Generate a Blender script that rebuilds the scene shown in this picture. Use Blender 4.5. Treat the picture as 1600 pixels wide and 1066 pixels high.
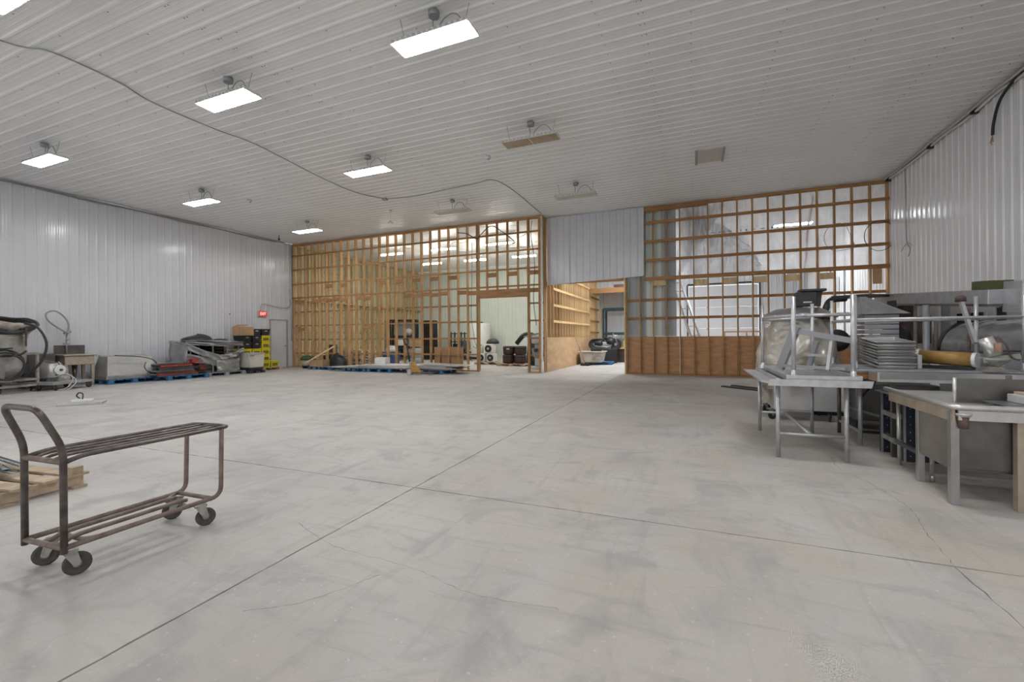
import bpy, bmesh, math, random
from mathutils import noise as mnoise
from mathutils import Vector, Matrix
random.seed(7)
PI = math.pi
for o in list(bpy.data.objects): bpy.data.objects.remove(o)
C = bpy.context.scene.collection
S = bpy.context.scene
# ------------------------------------------------------------------ camera
YAW = math.radians(22.363); ROLL = math.radians(-0.458); FPX = 687.36
cam = bpy.data.cameras.new('camera'); co = bpy.data.objects.new('camera', cam); C.objects.link(co)
cam.sensor_width = 36; cam.lens = FPX*36/1600; cam.shift_y = -(533-526.5)/1600; cam.clip_end = 200; cam.clip_start = .05
R0 = Vector((math.cos(YAW), math.sin(YAW), 0)); F0 = Vector((-math.sin(YAW), math.cos(YAW), 0)); U0 = Vector((0,0,1))
cr, sr = math.cos(ROLL), math.sin(ROLL)
R = cr*R0 + sr*U0; U = -sr*R0 + cr*U0
co.matrix_world = Matrix(((R.x,U.x,-F0.x,0),(R.y,U.y,-F0.y,0),(R.z,U.z,-F0.z,1.3),(0,0,0,1)))
S.camera = co
# ------------------------------------------------------------------ world, exposure
w = bpy.data.worlds.new('world'); S.world = w; w.use_nodes = True
w.node_tree.nodes['Background'].inputs[0].default_value = (1,.99,.975,1)
w.node_tree.nodes['Background'].inputs[1].default_value = .6
S.view_settings.view_transform = 'Standard'; S.view_settings.look = 'None'
S.view_settings.gamma = 1; S.view_settings.use_curve_mapping = False
S.view_settings.exposure = 1.11
LAMP = 27.0; LAMP_REAR = 46.0; LAMP_GARAGE = 50.0
# ------------------------------------------------------------------ dimensions (m): x along the framed wall, y away from the camera
XL, XR, YL, YR, YB, H = -17.055, 5.10, 14.893, 15.385, 24.85, 5.647
XP = -4.95; YF = -5.0
# ------------------------------------------------------------------ materials
def mat(name, col, rough=.5, metal=0, var=.0, nscale=8, bump=0, bscale=40, stretch=(1,1,1), col2=None, rnd=0, spec=None, coat=0):
    m = bpy.data.materials.new(name); m.use_nodes = True; nt = m.node_tree; b = nt.nodes['Principled BSDF']
    b.inputs['Roughness'].default_value = rough; b.inputs['Metallic'].default_value = metal
    if spec is not None: b.inputs['Specular IOR Level'].default_value = spec
    if coat: b.inputs['Coat Weight'].default_value = coat; b.inputs['Coat Roughness'].default_value = .15
    tc = nt.nodes.new('ShaderNodeTexCoord'); mp = nt.nodes.new('ShaderNodeMapping'); mp.inputs['Scale'].default_value = stretch
    nt.links.new(tc.outputs['Object'], mp.inputs[0])
    n = nt.nodes.new('ShaderNodeTexNoise'); n.inputs['Scale'].default_value = nscale; n.inputs['Detail'].default_value = 4; n.inputs['Roughness'].default_value = .6
    nt.links.new(mp.outputs[0], n.inputs['Vector'])
    mx = nt.nodes.new('ShaderNodeMix'); mx.data_type = 'RGBA'
    c2 = col2 or tuple(max(0, c*(1-var)) for c in col)
    mx.inputs['A'].default_value = (*col,1); mx.inputs['B'].default_value = (*c2,1)
    rp = nt.nodes.new('ShaderNodeMapRange'); rp.inputs['From Min'].default_value = .35; rp.inputs['From Max'].default_value = .65
    nt.links.new(n.outputs['Fac'], rp.inputs['Value']); nt.links.new(rp.outputs[0], mx.inputs['Factor'])
    out = mx.outputs['Result']
    if rnd:
        oi = nt.nodes.new('ShaderNodeObjectInfo'); h = nt.nodes.new('ShaderNodeHueSaturation')
        r2 = nt.nodes.new('ShaderNodeMapRange'); r2.inputs['To Min'].default_value = 1-rnd; r2.inputs['To Max'].default_value = 1+rnd
        nt.links.new(oi.outputs['Random'], r2.inputs['Value']); nt.links.new(r2.outputs[0], h.inputs['Value']); nt.links.new(out, h.inputs['Color']); out = h.outputs[0]
    nt.links.new(out, b.inputs['Base Color'])
    if bump:
        n2 = nt.nodes.new('ShaderNodeTexNoise'); n2.inputs['Scale'].default_value = bscale; n2.inputs['Detail'].default_value = 3
        nt.links.new(mp.outputs[0], n2.inputs['Vector'])
        bp = nt.nodes.new('ShaderNodeBump'); bp.inputs['Strength'].default_value = bump; bp.inputs['Distance'].default_value = .01
        nt.links.new(n2.outputs['Fac'], bp.inputs['Height']); nt.links.new(bp.outputs[0], b.inputs['Normal'])
    return m
def emis(name, col, st):
    m = bpy.data.materials.new(name); m.use_nodes = True; nt = m.node_tree; b = nt.nodes['Principled BSDF']
    b.inputs['Base Color'].default_value = (*col,1); b.inputs['Emission Color'].default_value = (*col,1); b.inputs['Emission Strength'].default_value = st
    return m
M = {}
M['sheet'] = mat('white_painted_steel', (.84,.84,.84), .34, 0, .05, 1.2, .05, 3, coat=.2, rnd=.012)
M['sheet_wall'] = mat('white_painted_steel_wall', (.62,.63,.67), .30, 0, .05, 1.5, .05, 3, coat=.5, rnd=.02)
M['sheet_right'] = mat('newer_white_steel', (.86,.87,.90), .25, 0, .04, 1.5, .03, 3, coat=.8, rnd=.02)  # same white steel; extra light on the right wall is put into its colour
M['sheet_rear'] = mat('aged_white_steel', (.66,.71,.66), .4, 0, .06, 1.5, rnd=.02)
M['sheet_grey'] = mat('primer_grey_steel_back', (.42,.46,.47), .5, 0, .1, 2, rnd=.05)  # white sheets behind the studs, their shade put into the grey
M['wood'] = mat('spruce_framing', (.47,.28,.125), .75, 0, .3, 3, .15, 60, (4,4,.6), rnd=.13)
M['wood_h'] = mat('spruce_framing_horizontal', (.43,.225,.09), .75, 0, .3, 3, .15, 60, (.6,4,4), rnd=.12)
M['wood_y'] = mat('spruce_framing_lengthwise', (.66,.45,.22), .75, 0, .25, 3, .15, 60, (4,.6,4), rnd=.1)
M['wood_pale'] = mat('pale_spruce_framing', (.78,.60,.34), .75, 0, .28, 3, .15, 60, (4,4,.6), rnd=.12)
M['ply'] = mat('fir_plywood', (.60,.34,.17), .7, 0, 0, 2.2, .1, 30, (1.2,1.2,5), col2=(.44,.23,.11), rnd=.08)
M['ply_pale'] = mat('pale_plywood', (.56,.36,.20), .7, 0, .22, 1.5, .1, 30, (1,1,4), rnd=.06)
M['wood_mid'] = mat('spruce_framing_side', (.60,.40,.20), .75, 0, .35, 3, .15, 60, (4,4,.6), rnd=.15)
M['sheet_cream'] = mat('yellowed_steel', (.58,.58,.46), .5, 0, .06, 1.5, rnd=.02)
M['pallet'] = mat('pallet_wood', (.55,.43,.31), .8, 0, .35, 6, .2, 50, rnd=.15)
M['pallet_blue'] = mat('blue_pallet_paint', (.04,.16,.33), .6, 0, .4, 7, rnd=.15)
M['pallet_grey'] = mat('grey_pallet_plastic', (.27,.29,.31), .6, 0, .25, 7)
M['pallet_black'] = mat('black_pallet_plastic', (.03,.032,.035), .6, 0, .25, 7)
M['tube'] = mat('worn_grey_tube', (.17,.15,.14), .36, .5, 0, 14, .1, 60, col2=(.085,.065,.058))
M['tube_rust'] = mat('dusty_brown_tube', (.24,.19,.165), .55, .2, 0, 12, .1, 60, col2=(.14,.10,.085))
M['rubber'] = mat('dark_rubber', (.035,.033,.032), .7, 0, .3, 20, .2, 60)
M['rubber_grey'] = mat('dusty_rubber', (.085,.075,.07), .8, 0, .35, 20, .2, 60)
M['zinc'] = mat('dull_zinc', (.42,.42,.38), .5, .4, .35, 18)
M['alu'] = mat('pale_aluminium_tube', (.52,.53,.55), .34, .55, .18, 14)
M['alu_flat'] = mat('brushed_aluminium', (.45,.46,.49), .4, .6, .2, 9)
M['steel'] = mat('stainless_steel', (.45,.45,.46), .3, .85, .18, 5, .04, 40)
M['steel_d'] = mat('smudged_stainless', (.19,.185,.175), .36, .7, 0, 3, .05, 40, col2=(.12,.115,.11))
M['steel_m'] = mat('brown_smudged_stainless', (.36,.33,.30), .36, .6, 0, 3, .05, 40, col2=(.24,.22,.20))  # brown smudged steel, side light put into its lighter colour
M['steel_l'] = mat('bright_stainless', (.66,.65,.63), .3, .7, .15, 6)
M['steel_tan'] = mat('stained_stainless', (.47,.42,.35), .4, .4, 0, 5, col2=(.36,.29,.21))
M['pan'] = mat('aluminium_pan', (.60,.60,.61), .3, .8, 0, 5, col2=(.45,.44,.43), rnd=.1)
M['black'] = mat('black_plastic', (.02,.02,.022), .45, 0, .3, 10)
M['navy'] = mat('navy_plastic', (.02,.03,.05), .5, 0, .3, 6)
M['rust'] = mat('rusty_brown_steel', (.075,.045,.038), .7, .2, 0, 7, .2, 30, col2=(.16,.11,.095))
M['gold'] = mat('ochre_wrapped_roll', (.36,.22,.06), .45, .2, .35, 5)
M['copper'] = mat('worn_copper', (.50,.32,.22), .4, .6, .4, 20)
M['white'] = mat('white_plastic', (.72,.73,.72), .45, 0, .06, 6)
M['cream'] = mat('cream_enamel', (.55,.52,.46), .5, 0, .2, 4)
M['white_dirty'] = mat('dirty_white_metal', (.52,.52,.50), .4, .2, 0, 5, col2=(.36,.34,.30))
M['grime'] = mat('grimy_cream_metal', (.38,.36,.32), .6, .15, 0, 8, .1, 20, col2=(.20,.18,.15))
M['debris'] = mat('tan_debris', (.46,.37,.25), .9, 0, .5, 14, .5, 20)
M['card'] = mat('brown_cardboard', (.46,.29,.16), .8, 0, .18, 5)
M['yellow'] = mat('yellow_plastic', (.68,.58,.02), .5, 0, .12, 5, rnd=.07)
M['label'] = mat('smudged_dark_print', (.22,.19,.02), .6, 0, .5, 30)
M['red'] = mat('red_painted_steel', (.42,.04,.03), .5, 0, .4, 9)
M['orange'] = mat('orange_yellow_paint', (.50,.27,.05), .5, 0, .45, 12)
M['orange_w'] = mat('varnished_orange_wood', (.42,.17,.03), .5, 0, .2, 4, stretch=(1,4,4))
M['green'] = mat('dark_green_fabric', (.05,.10,.05), .8, 0, .5, 12)
M['moss'] = mat('green_foam', (.085,.09,.035), .9, 0, .35, 9, .4, 40)
M['bluecloth'] = mat('blue_sheet', (.06,.12,.32), .7, 0, .4, 6)
M['teal'] = mat('teal_rack_paint', (.018,.05,.068), .5, 0, .2, 6)
M['brown'] = mat('dark_brown_laminate', (.055,.032,.026), .55, 0, .25, 3, stretch=(1,1,3))
M['galv'] = mat('galvanised_strips', (.34,.38,.37), .4, .6, .3, 12, rnd=.25)
M['grey'] = mat('grey_painted_metal', (.30,.31,.33), .45, .1, .12, 4)
M['grey_m'] = mat('warm_grey_steel', (.33,.325,.31), .42, .25, .15, 4)
M['grey_l'] = mat('light_grey_painted_metal', (.48,.48,.48), .45, .1, .1, 4)
M['door'] = mat('door_paint', (.62,.63,.66), .5, 0, .04, 2)
M['trim'] = mat('grey_trim', (.36,.35,.34), .5, 0, .1, 4)
M['tan_diff'] = mat('yellowed_diffuser', (.45,.36,.26), .5, 0, 0, 3, col2=(.36,.27,.18))
M['off_diff'] = mat('unlit_diffuser', (.58,.55,.49), .5, 0, .06, 3)
M['wrap'] = mat('grey_stretch_film', (.27,.275,.285), .25, 0, .3, 3, .5, 6, coat=.5)
M['glass_dark'] = mat('dark_oven_glass', (.02,.02,.022), .1, 0, .2, 3)
M['lamp'] = emis('lit_diffuser', (1,1,1), LAMP)
M['lamp_rear'] = emis('lit_strip_diffuser', (1,.98,.86), LAMP_REAR)
M['lamp_garage'] = emis('lit_garage_diffuser', (.93,.97,1), LAMP_GARAGE)
M['exit'] = emis('exit_red', (.6,.02,.02), .25)
M['exit_w'] = emis('exit_letter', (1,.7,.7), .5)
def translucent(name, col, tr, gl=.12, spots=True):
    m = bpy.data.materials.new(name); m.use_nodes = True; nt = m.node_tree; nt.nodes.clear()
    o = nt.nodes.new('ShaderNodeOutputMaterial'); t = nt.nodes.new('ShaderNodeBsdfTransparent'); d = nt.nodes.new('ShaderNodeBsdfDiffuse'); l = nt.nodes.new('ShaderNodeBsdfTranslucent'); g = nt.nodes.new('ShaderNodeBsdfGlossy')
    d.inputs[0].default_value = (*col,1); l.inputs[0].default_value = (*col,1); g.inputs['Roughness'].default_value = .22; g.inputs[0].default_value = (1,1,1,1)
    a = nt.nodes.new('ShaderNodeMixShader'); a.inputs[0].default_value = .5; nt.links.new(d.outputs[0], a.inputs[1]); nt.links.new(l.outputs[0], a.inputs[2])
    b = nt.nodes.new('ShaderNodeMixShader'); nt.links.new(a.outputs[0], b.inputs[1]); nt.links.new(t.outputs[0], b.inputs[2])
    tc = nt.nodes.new('ShaderNodeTexCoord'); n = nt.nodes.new('ShaderNodeTexNoise'); n.inputs['Scale'].default_value = 1.3; n.inputs['Detail'].default_value = 5
    nt.links.new(tc.outputs['Object'], n.inputs['Vector'])
    mr = nt.nodes.new('ShaderNodeMapRange'); mr.inputs['From Min'].default_value = .3; mr.inputs['From Max'].default_value = .7; mr.inputs['To Min'].default_value = tr-.12; mr.inputs['To Max'].default_value = tr+.12
    nt.links.new(n.outputs['Fac'], mr.inputs[0]); nt.links.new(mr.outputs[0], b.inputs[0])
    c = nt.nodes.new('ShaderNodeMixShader'); c.inputs[0].default_value = gl; nt.links.new(b.outputs[0], c.inputs[1]); nt.links.new(g.outputs[0], c.inputs[2])
    n2 = nt.nodes.new('ShaderNodeTexNoise'); n2.inputs['Scale'].default_value = 3.5; n2.inputs['Detail'].default_value = 4; n2.inputs['Distortion'].default_value = 1.5
    nt.links.new(tc.outputs['Object'], n2.inputs['Vector'])
    bp = nt.nodes.new('ShaderNodeBump'); bp.inputs['Strength'].default_value = .6; bp.inputs['Distance'].default_value = .06
    nt.links.new(n2.outputs['Fac'], bp.inputs['Height']); nt.links.new(bp.outputs[0], g.inputs['Normal']); nt.links.new(bp.outputs[0], d.inputs['Normal'])
    nt.links.new(c.outputs[0], o.inputs[0]); return m
M['poly'] = translucent('clear_poly_film', (.86,.88,.92), .27, .10)
M['poly_fold'] = translucent('folded_poly_film', (.62,.62,.64), .16, .12)
M['film_s'] = mat('silver_film', (.36,.365,.375), .22, .5, .3, 4, .35, 9)
M['film'] = translucent('dusty_stretch_film', (.60,.56,.48), .22, .14)
M['film_g'] = translucent('grey_stretch_wrap', (.50,.50,.50), .38, .2)
# concrete
def concrete():
    m = bpy.data.materials.new('concrete_floor'); m.use_nodes = True; nt = m.node_tree; b = nt.nodes['Principled BSDF']; L = nt.links.new
    tc = nt.nodes.new('ShaderNodeTexCoord')
    def noise(sc, det, st=(1,1,1), dist=0, rot=0):
        mp = nt.nodes.new('ShaderNodeMapping'); mp.inputs['Scale'].default_value = st; mp.inputs['Rotation'].default_value = (0,0,rot); L(tc.outputs['Object'], mp.inputs[0])
        n = nt.nodes.new('ShaderNodeTexNoise'); n.inputs['Scale'].default_value = sc; n.inputs['Detail'].default_value = det; n.inputs['Roughness'].default_value = .62; n.inputs['Distortion'].default_value = dist
        L(mp.outputs[0], n.inputs['Vector']); return n.outputs['Fac']
    def rng(x, a, c, lo=0, hi=1):
        r = nt.nodes.new('ShaderNodeMapRange'); r.inputs['From Min'].default_value = a; r.inputs['From Max'].default_value = c; r.inputs['To Min'].default_value = lo; r.inputs['To Max'].default_value = hi; L(x, r.inputs[0]); return r.outputs[0]
    def mix(f, a, c, bl='MIX'):
        x = nt.nodes.new('ShaderNodeMix'); x.data_type = 'RGBA'; x.blend_type = bl
        if isinstance(f, float): x.inputs['Factor'].default_value = f
        else: L(f, x.inputs['Factor'])
        for s, v in (('A',a),('B',c)):
            if isinstance(v, tuple): x.inputs[s].default_value = (*v,1)
            else: L(v, x.inputs[s])
        return x.outputs['Result']
    def mul(a, c):
        x = nt.nodes.new('ShaderNodeMath'); x.operation = 'MULTIPLY'; L(a, x.inputs[0])
        if isinstance(c, float): x.inputs[1].default_value = c
        else: L(c, x.inputs[1])
        return x.outputs[0]
    base = mix(rng(noise(.55,5),.35,.65), (.50,.48,.455), (.41,.395,.38))
    sx = nt.nodes.new('ShaderNodeSeparateXYZ'); L(tc.outputs['Object'], sx.inputs[0])
    base = mix(mul(mul(rng(noise(.9,6,(1,1,1),.7),.40,.66), rng(sx.outputs['X'],-3.2,.2)), .62), base, (.43,.37,.29))          # warm worn areas
    base = mix(mul(rng(noise(2.0,9,(1,1,1),.8),.51,.63), .55), base, (.30,.30,.30))         # grey smudges
    base = mix(mul(rng(noise(4.5,6,(.3,1.6,1),.8,.35),.53,.66), .32), base, (.28,.27,.26))  # wheel scuffs, one way
    base = mix(mul(rng(noise(4.0,6,(1.6,.3,1),1.0,-.3),.54,.66), .3), base, (.30,.285,.27))   # and the other
    base = mix(mul(rng(noise(60,3),.55,.75), .25), base, (.27,.26,.25))
    base = mix(mul(rng(noise(35,2,(1,1,1)),.66,.72), .5), base, (.62,.61,.6))
    mask = rng(noise(.35,2),.45,.62)
    # tyre tread marks: short bars inside curved bands
    wv = nt.nodes.new('ShaderNodeTexWave'); wv.inputs['Scale'].default_value = 3.2; wv.inputs['Distortion'].default_value = 3.5; wv.inputs['Detail'].default_value = 1; wv.inputs['Detail Scale'].default_value = .6; L(tc.outputs['Object'], wv.inputs[0])
    base = mix(mul(mul(rng(wv.outputs['Fac'],.6,.9), rng(noise(1.1,3,(1,.35,1),1.5,.6),.55,.62)), .12), base, (.27,.265,.26))
    # hairline cracks
    v = nt.nodes.new('ShaderNodeTexVoronoi'); v.feature = 'DISTANCE_TO_EDGE'; v.inputs['Scale'].default_value = .28
    mm = nt.nodes.new('ShaderNodeVectorMath'); mm.operation = 'MULTIPLY_ADD'; mm.inputs[1].default_value = (.5,.5,0)
    nn = nt.nodes.new('ShaderNodeTexNoise'); nn.inputs['Scale'].default_value = 1.6; nn.inputs['Detail'].default_value = 6; L(tc.outputs['Object'], nn.inputs['Vector'])
    L(nn.outputs['Color'], mm.inputs[0]); L(tc.outputs['Object'], mm.inputs[2]); L(mm.outputs[0], v.inputs['Vector'])
    base = mix(mul(mul(rng(v.outputs['Distance'],.0,.0016,1,0), mask), .45), base, (.24,.22,.21))
    L(base, b.inputs['Base Color'])
    L(rng(noise(1.5,4),.3,.7,.42,.62), b.inputs['Roughness']); b.inputs['Specular IOR Level'].default_value = .35
    bp = nt.nodes.new('ShaderNodeBump'); bp.inputs['Strength'].default_value = .25; bp.inputs['Distance'].default_value = .004; L(noise(25,4), bp.inputs['Height']); L(bp.outputs[0], b.inputs['Normal'])
    return m
M['concrete'] = concrete()
M['crack'] = mat('hairline_crack', (.17,.155,.14), .9)
M['joint'] = mat('joint_dirt', (.04,.038,.035), .9)
# ------------------------------------------------------------------ mesh builder
class MB:
    def __init__(s): s.v = []; s.f = []; s.sm = []
    def add(s, vs, fs, smooth=False, mx=None):
        o = len(s.v)
        s.v += [tuple(mx @ Vector(p)) if mx else tuple(p) for p in vs]
        s.f += [tuple(i+o for i in f) for f in fs]; s.sm += [smooth]*len(fs); return s
    def box(s, x0,x1,y0,y1,z0,z1, mx=None):
        v = [(x0,y0,z0),(x1,y0,z0),(x1,y1,z0),(x0,y1,z0),(x0,y0,z1),(x1,y0,z1),(x1,y1,z1),(x0,y1,z1)]
        return s.add(v, [(0,3,2,1),(4,5,6,7),(0,1,5,4),(1,2,6,5),(2,3,7,6),(3,0,4,7)], False, mx)
    def hexa(s, v): return s.add(v, [(0,3,2,1),(4,5,6,7),(0,1,5,4),(1,2,6,5),(2,3,7,6),(3,0,4,7)])
    def bar(s, p, q, w_=.05, h_=.05, up=(0,0,1)):
        p = Vector(p); q = Vector(q); d = (q-p).normalized(); u = Vector(up)
        if abs(d.dot(u)) > .98: u = Vector((0,1,0))
        a = d.cross(u).normalized()*w_/2; b = a.cross(d).normalized()*h_/2
        return s.hexa([p-a-b,p+a-b,p+a+b,p-a+b,q-a-b,q+a-b,q+a+b,q-a+b])
    def tube(s, pts, r, n=10, closed=False, cap=True):
        P = [Vector(p) for p in pts]; k = len(P); rings = []; prev = None
        for i in range(k):
            a = P[i-1] if (i or closed) else P[i]; c = P[(i+1) % k] if (i < k-1 or closed) else P[i]
            t = (c-a).normalized()
            if prev is None:
                u = Vector((0,0,1)) if abs(t.z) < .9 else Vector((1,0,0)); prev = (u - t*u.dot(t)).normalized()
            else: prev = (prev - t*prev.dot(t)).normalized()
            b = t.cross(prev); rr = r[i] if isinstance(r, (list,tuple)) else r
            rings.append([P[i] + (prev*math.cos(2*PI*j/n) + b*math.sin(2*PI*j/n))*rr for j in range(n)])
        vs = [p for g in rings for p in g]; fs = []
        m = k if closed else k-1
        for i in range(m):
            for j in range(n):
                i2 = (i+1) % k; fs.append((i*n+j, i*n+(j+1)%n, i2*n+(j+1)%n, i2*n+j))
        s.add(vs, fs, True)
        if cap and not closed:
            o = len(s.v)-k*n
            s.f.append(tuple(o+j for j in reversed(range(n)))); s.f.append(tuple(o+(k-1)*n+j for j in range(n))); s.sm += [False,False]
        return s
    def cyl(s, p, q, r, n=16): return s.tube([p,q], r, n)
    def lathe(s, prof, c=(0,0,0), n=20, mx=None, cap=True):
        vs = [(c[0]+r*math.cos(2*PI*j/n), c[1]+r*math.sin(2*PI*j/n), c[2]+z) for r, z in prof for j in range(n)]
        fs = [(i*n+j, i*n+(j+1)%n, (i+1)*n+(j+1)%n, (i+1)*n+j) for i in range(len(prof)-1) for j in range(n)]
        s.add(vs, fs, True, mx)
        if cap:
            k = len(prof); o = len(s.v)-k*n
            s.f.append(tuple(o+j for j in reversed(range(n)))); s.f.append(tuple(o+(k-1)*n+j for j in range(n))); s.sm += [False,False]
        return s
    def surf(s, fn, nu, nv, smooth=True):
        vs = [fn(i/nu, j/nv) for i in range(nu+1) for j in range(nv+1)]
        return s.add(vs, [(i*(nv+1)+j, (i+1)*(nv+1)+j, (i+1)*(nv+1)+j+1, i*(nv+1)+j+1) for i in range(nu) for j in range(nv)], smooth)
    def mesh(s, name, m):
        me = bpy.data.meshes.new(name); me.from_pydata(s.v, [], s.f); me.polygons.foreach_set('use_smooth', s.sm)
        for x in (m if isinstance(m, (list,tuple)) else [m]): me.materials.append(M[x])
        me.update(); return me
def obj(name, mb, m, parent=None, loc=None, rot=None, bevel=0, solid=0, sub=0):
    me = mb if isinstance(mb, bpy.types.Mesh) else mb.mesh(name, m)
    o = bpy.data.objects.new(name, me); C.objects.link(o)
    if parent: o.parent = parent
    if loc: o.location = loc
    if rot: o.rotation_euler = rot
    if solid: k = o.modifiers.new('s','SOLIDIFY'); k.thickness = solid
    if bevel: k = o.modifiers.new('b','BEVEL'); k.width = bevel; k.segments = 2; k.limit_method = 'ANGLE'
    if sub: k = o.modifiers.new('u','SUBSURF'); k.levels = sub; k.render_levels = sub
    return o
def tag(o, label, cat, group=None):
    o['label'] = label; o['category'] = cat
    if group: o['group'] = group
    return o
def thing(name, label, cat, loc=(0,0,0), rz=0, group=None):
    o = bpy.data.objects.new(name, None); C.objects.link(o); o.location = loc; o.rotation_euler = (0,0,rz); o.empty_display_size = .1
    return tag(o, label, cat, group)
def struct(name, mb, m, parent=None):
    o = obj(name, mb, m, parent)
    if not parent: o['kind'] = 'structure'
    return o
def sempty(name, loc=(0,0,0)):
    o = bpy.data.objects.new(name, None); C.objects.link(o); o.location = loc; o['kind'] = 'structure'; o.empty_display_size = .1; return o
def copy_tree(o, parent=None):
    c = o.copy(); C.objects.link(c); c.parent = parent
    for ch in list(o.children): copy_tree(ch, c)
    return c
def smooth_path(pts, n=6, closed=False):
    P = [Vector(p) for p in pts]; out = []; k = len(P)
    for i in range(k if closed else k-1):
        p0 = P[i-1] if (i or closed) else P[i]; p1 = P[i]; p2 = P[(i+1)%k]; p3 = P[(i+2)%k] if (i+2 < k or closed) else p2
        for j in range(n):
            t = j/n; out.append(.5*((2*p1)+(p2-p0)*t+(2*p0-5*p1+4*p2-p3)*t*t+(3*p1-p0-3*p2+p3)*t**3))
    if not closed: out.append(P[-1])
    return out
def fillet(pts, r, n=5):
    P = [Vector(p) for p in pts]; out = [P[0]]
    for i in range(1, len(P)-1):
        a = (P[i-1]-P[i]); b = (P[i+1]-P[i]); rr = min(r, a.length*.45, b.length*.45); a = P[i]+a.normalized()*rr; b = P[i]+b.normalized()*rr
        for j in range(n+1):
            t = j/n; out.append(a*(1-t)**2 + P[i]*2*t*(1-t) + b*t*t)
    out.append(P[-1]); return out
# ------------------------------------------------------------------ ribbed sheets
PITCH = .2325
def rib_profile(a, b, phase=5.87):
    """(coordinate, height) across the sheet: one trapezoid rib and two low beads per pitch"""
    k0 = math.floor((a-phase)/PITCH)-1; pts = []
    while phase+k0*PITCH < b+PITCH:
        c = phase+k0*PITCH
        for dx, h_ in ((-.036,0),(-.014,.0125),(.014,.0125),(.036,0),(.070,0),(.078,.002),(.086,.002),(.094,0),(.138,0),(.146,.002),(.154,.002),(.162,0)):
            pts.append((c+dx, h_))
        k0 += 1
    ins = [p for p in pts if a < p[0] < b]
    return [(a,0)] + ins + [(b,0)]
def sheet(across, u0, u1, v0, v1, plane, sign, k=1):
    """across: axis the ribs repeat along ('x','y'); plane: 'x','y' or 'z' = its normal; sign: side the ribs stand out to"""
    pr = rib_profile(u0, u1); mb = MB(); vs = []
    for v in (v0, v1):
        for u, h_ in pr:
            hh = plane[1] + sign*h_*k
            if plane[0] == 'z': vs.append((v,u,hh))
            elif plane[0] == 'x': vs.append((hh,u,v))
            else: vs.append((u,hh,v))
    n = len(pr)
    return mb.add(vs, [(i,i+1,n+i+1,n+i) for i in range(n-1)])
# ceiling: ribs run along x, sheets end at x = -6.3 and -0.62
ce = sempty('ceiling')
y = YF
while y < YB-.01:
    y1 = min(y+.93, YB)
    for i, (a, b) in enumerate(((XL,-11.95),(-11.95,-6.30),(-6.30,-.62),(-.62,XR))):
        o = obj('panel', sheet('y', y, y1, a, b, ('z', H + (.0015 if i%2 else 0)), -1), 'sheet', ce)
    y = y1
mb = MB()
for xs in [XL+.4+1.19*k for k in range(19)]+[-6.33,-6.27,-.65,-.59]:
    for k in range(int((YB-YF)/PITCH)):
        yy = 5.87-math.ceil((5.87-YF)/PITCH)*PITCH + k*PITCH + .05
        if xs > -2 or k % 2 == 0 or abs(xs+6.3) < .1: mb.box(xs-.007,xs+.007,yy-.007,yy+.007,H-.006,H+.001)
o = obj('screw', mb, 'trim', ce); o['kind'] = 'stuff'
# left wall
DY0, DY1, DZ = 13.72, 14.60, 2.13
wl = sempty('wall_left')
y = YF
cuts = []
while y < YL-.1:
    y1 = min(y+.93, YL)
    segs = [(y,y1,0)] if (y1 <= DY0 or y >= DY1) else [(y,max(y,min(DY0,y1)),0),(max(y,DY0),min(y1,DY1),DZ),(min(max(y,DY1),y1),y1,0)]
    for a, b, z in segs:
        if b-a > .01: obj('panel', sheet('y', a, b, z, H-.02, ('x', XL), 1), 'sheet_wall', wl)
    y = y1
obj('backing', MB().box(XL-.16,XL-.03,YF,DY0-.03,0,H).box(XL-.16,XL-.03,DY1+.03,YL,0,H).box(XL-.16,XL-.03,DY0-.03,DY1+.03,DZ+.03,H), 'sheet_wall', wl)
# right wall
wr = sempty('wall_right')
y = YF
while y < YB-.01:
    y1 = min(y+.93, YB)
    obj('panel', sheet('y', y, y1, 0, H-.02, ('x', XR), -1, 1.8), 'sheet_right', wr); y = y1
obj('backing', MB().box(XR+.03,XR+.16,YF,YB,0,H), 'sheet_wall', wr)
# exterior back wall
wb = sempty('wall_back')
GX0, GX1, GZ = -.20, 3.02, 3.86
x = XL
while x < XR-.01:
    x1 = min(x+.93, XR); m_ = 'sheet_rear' if x < XP-.5 else 'sheet_wall'
    for a, b, z in ([(x,x1,0)] if (x1 <= GX0 or x >= GX1) else [(x,max(x,min(GX0,x1)),0),(max(x,GX0),min(x1,GX1),GZ),(min(max(x,GX1),x1),x1,0)]):
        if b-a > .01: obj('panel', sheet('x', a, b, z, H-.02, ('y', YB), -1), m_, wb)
    x = x1
obj('backing', MB().box(XL-.16,GX0-.1,YB+.03,YB+.16,0,H).box(GX1+.1,XR+.16,YB+.03,YB+.16,0,H).box(GX0-.1,GX1+.1,YB+.03,YB+.16,GZ+.1,H), 'sheet_wall', wb)
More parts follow.
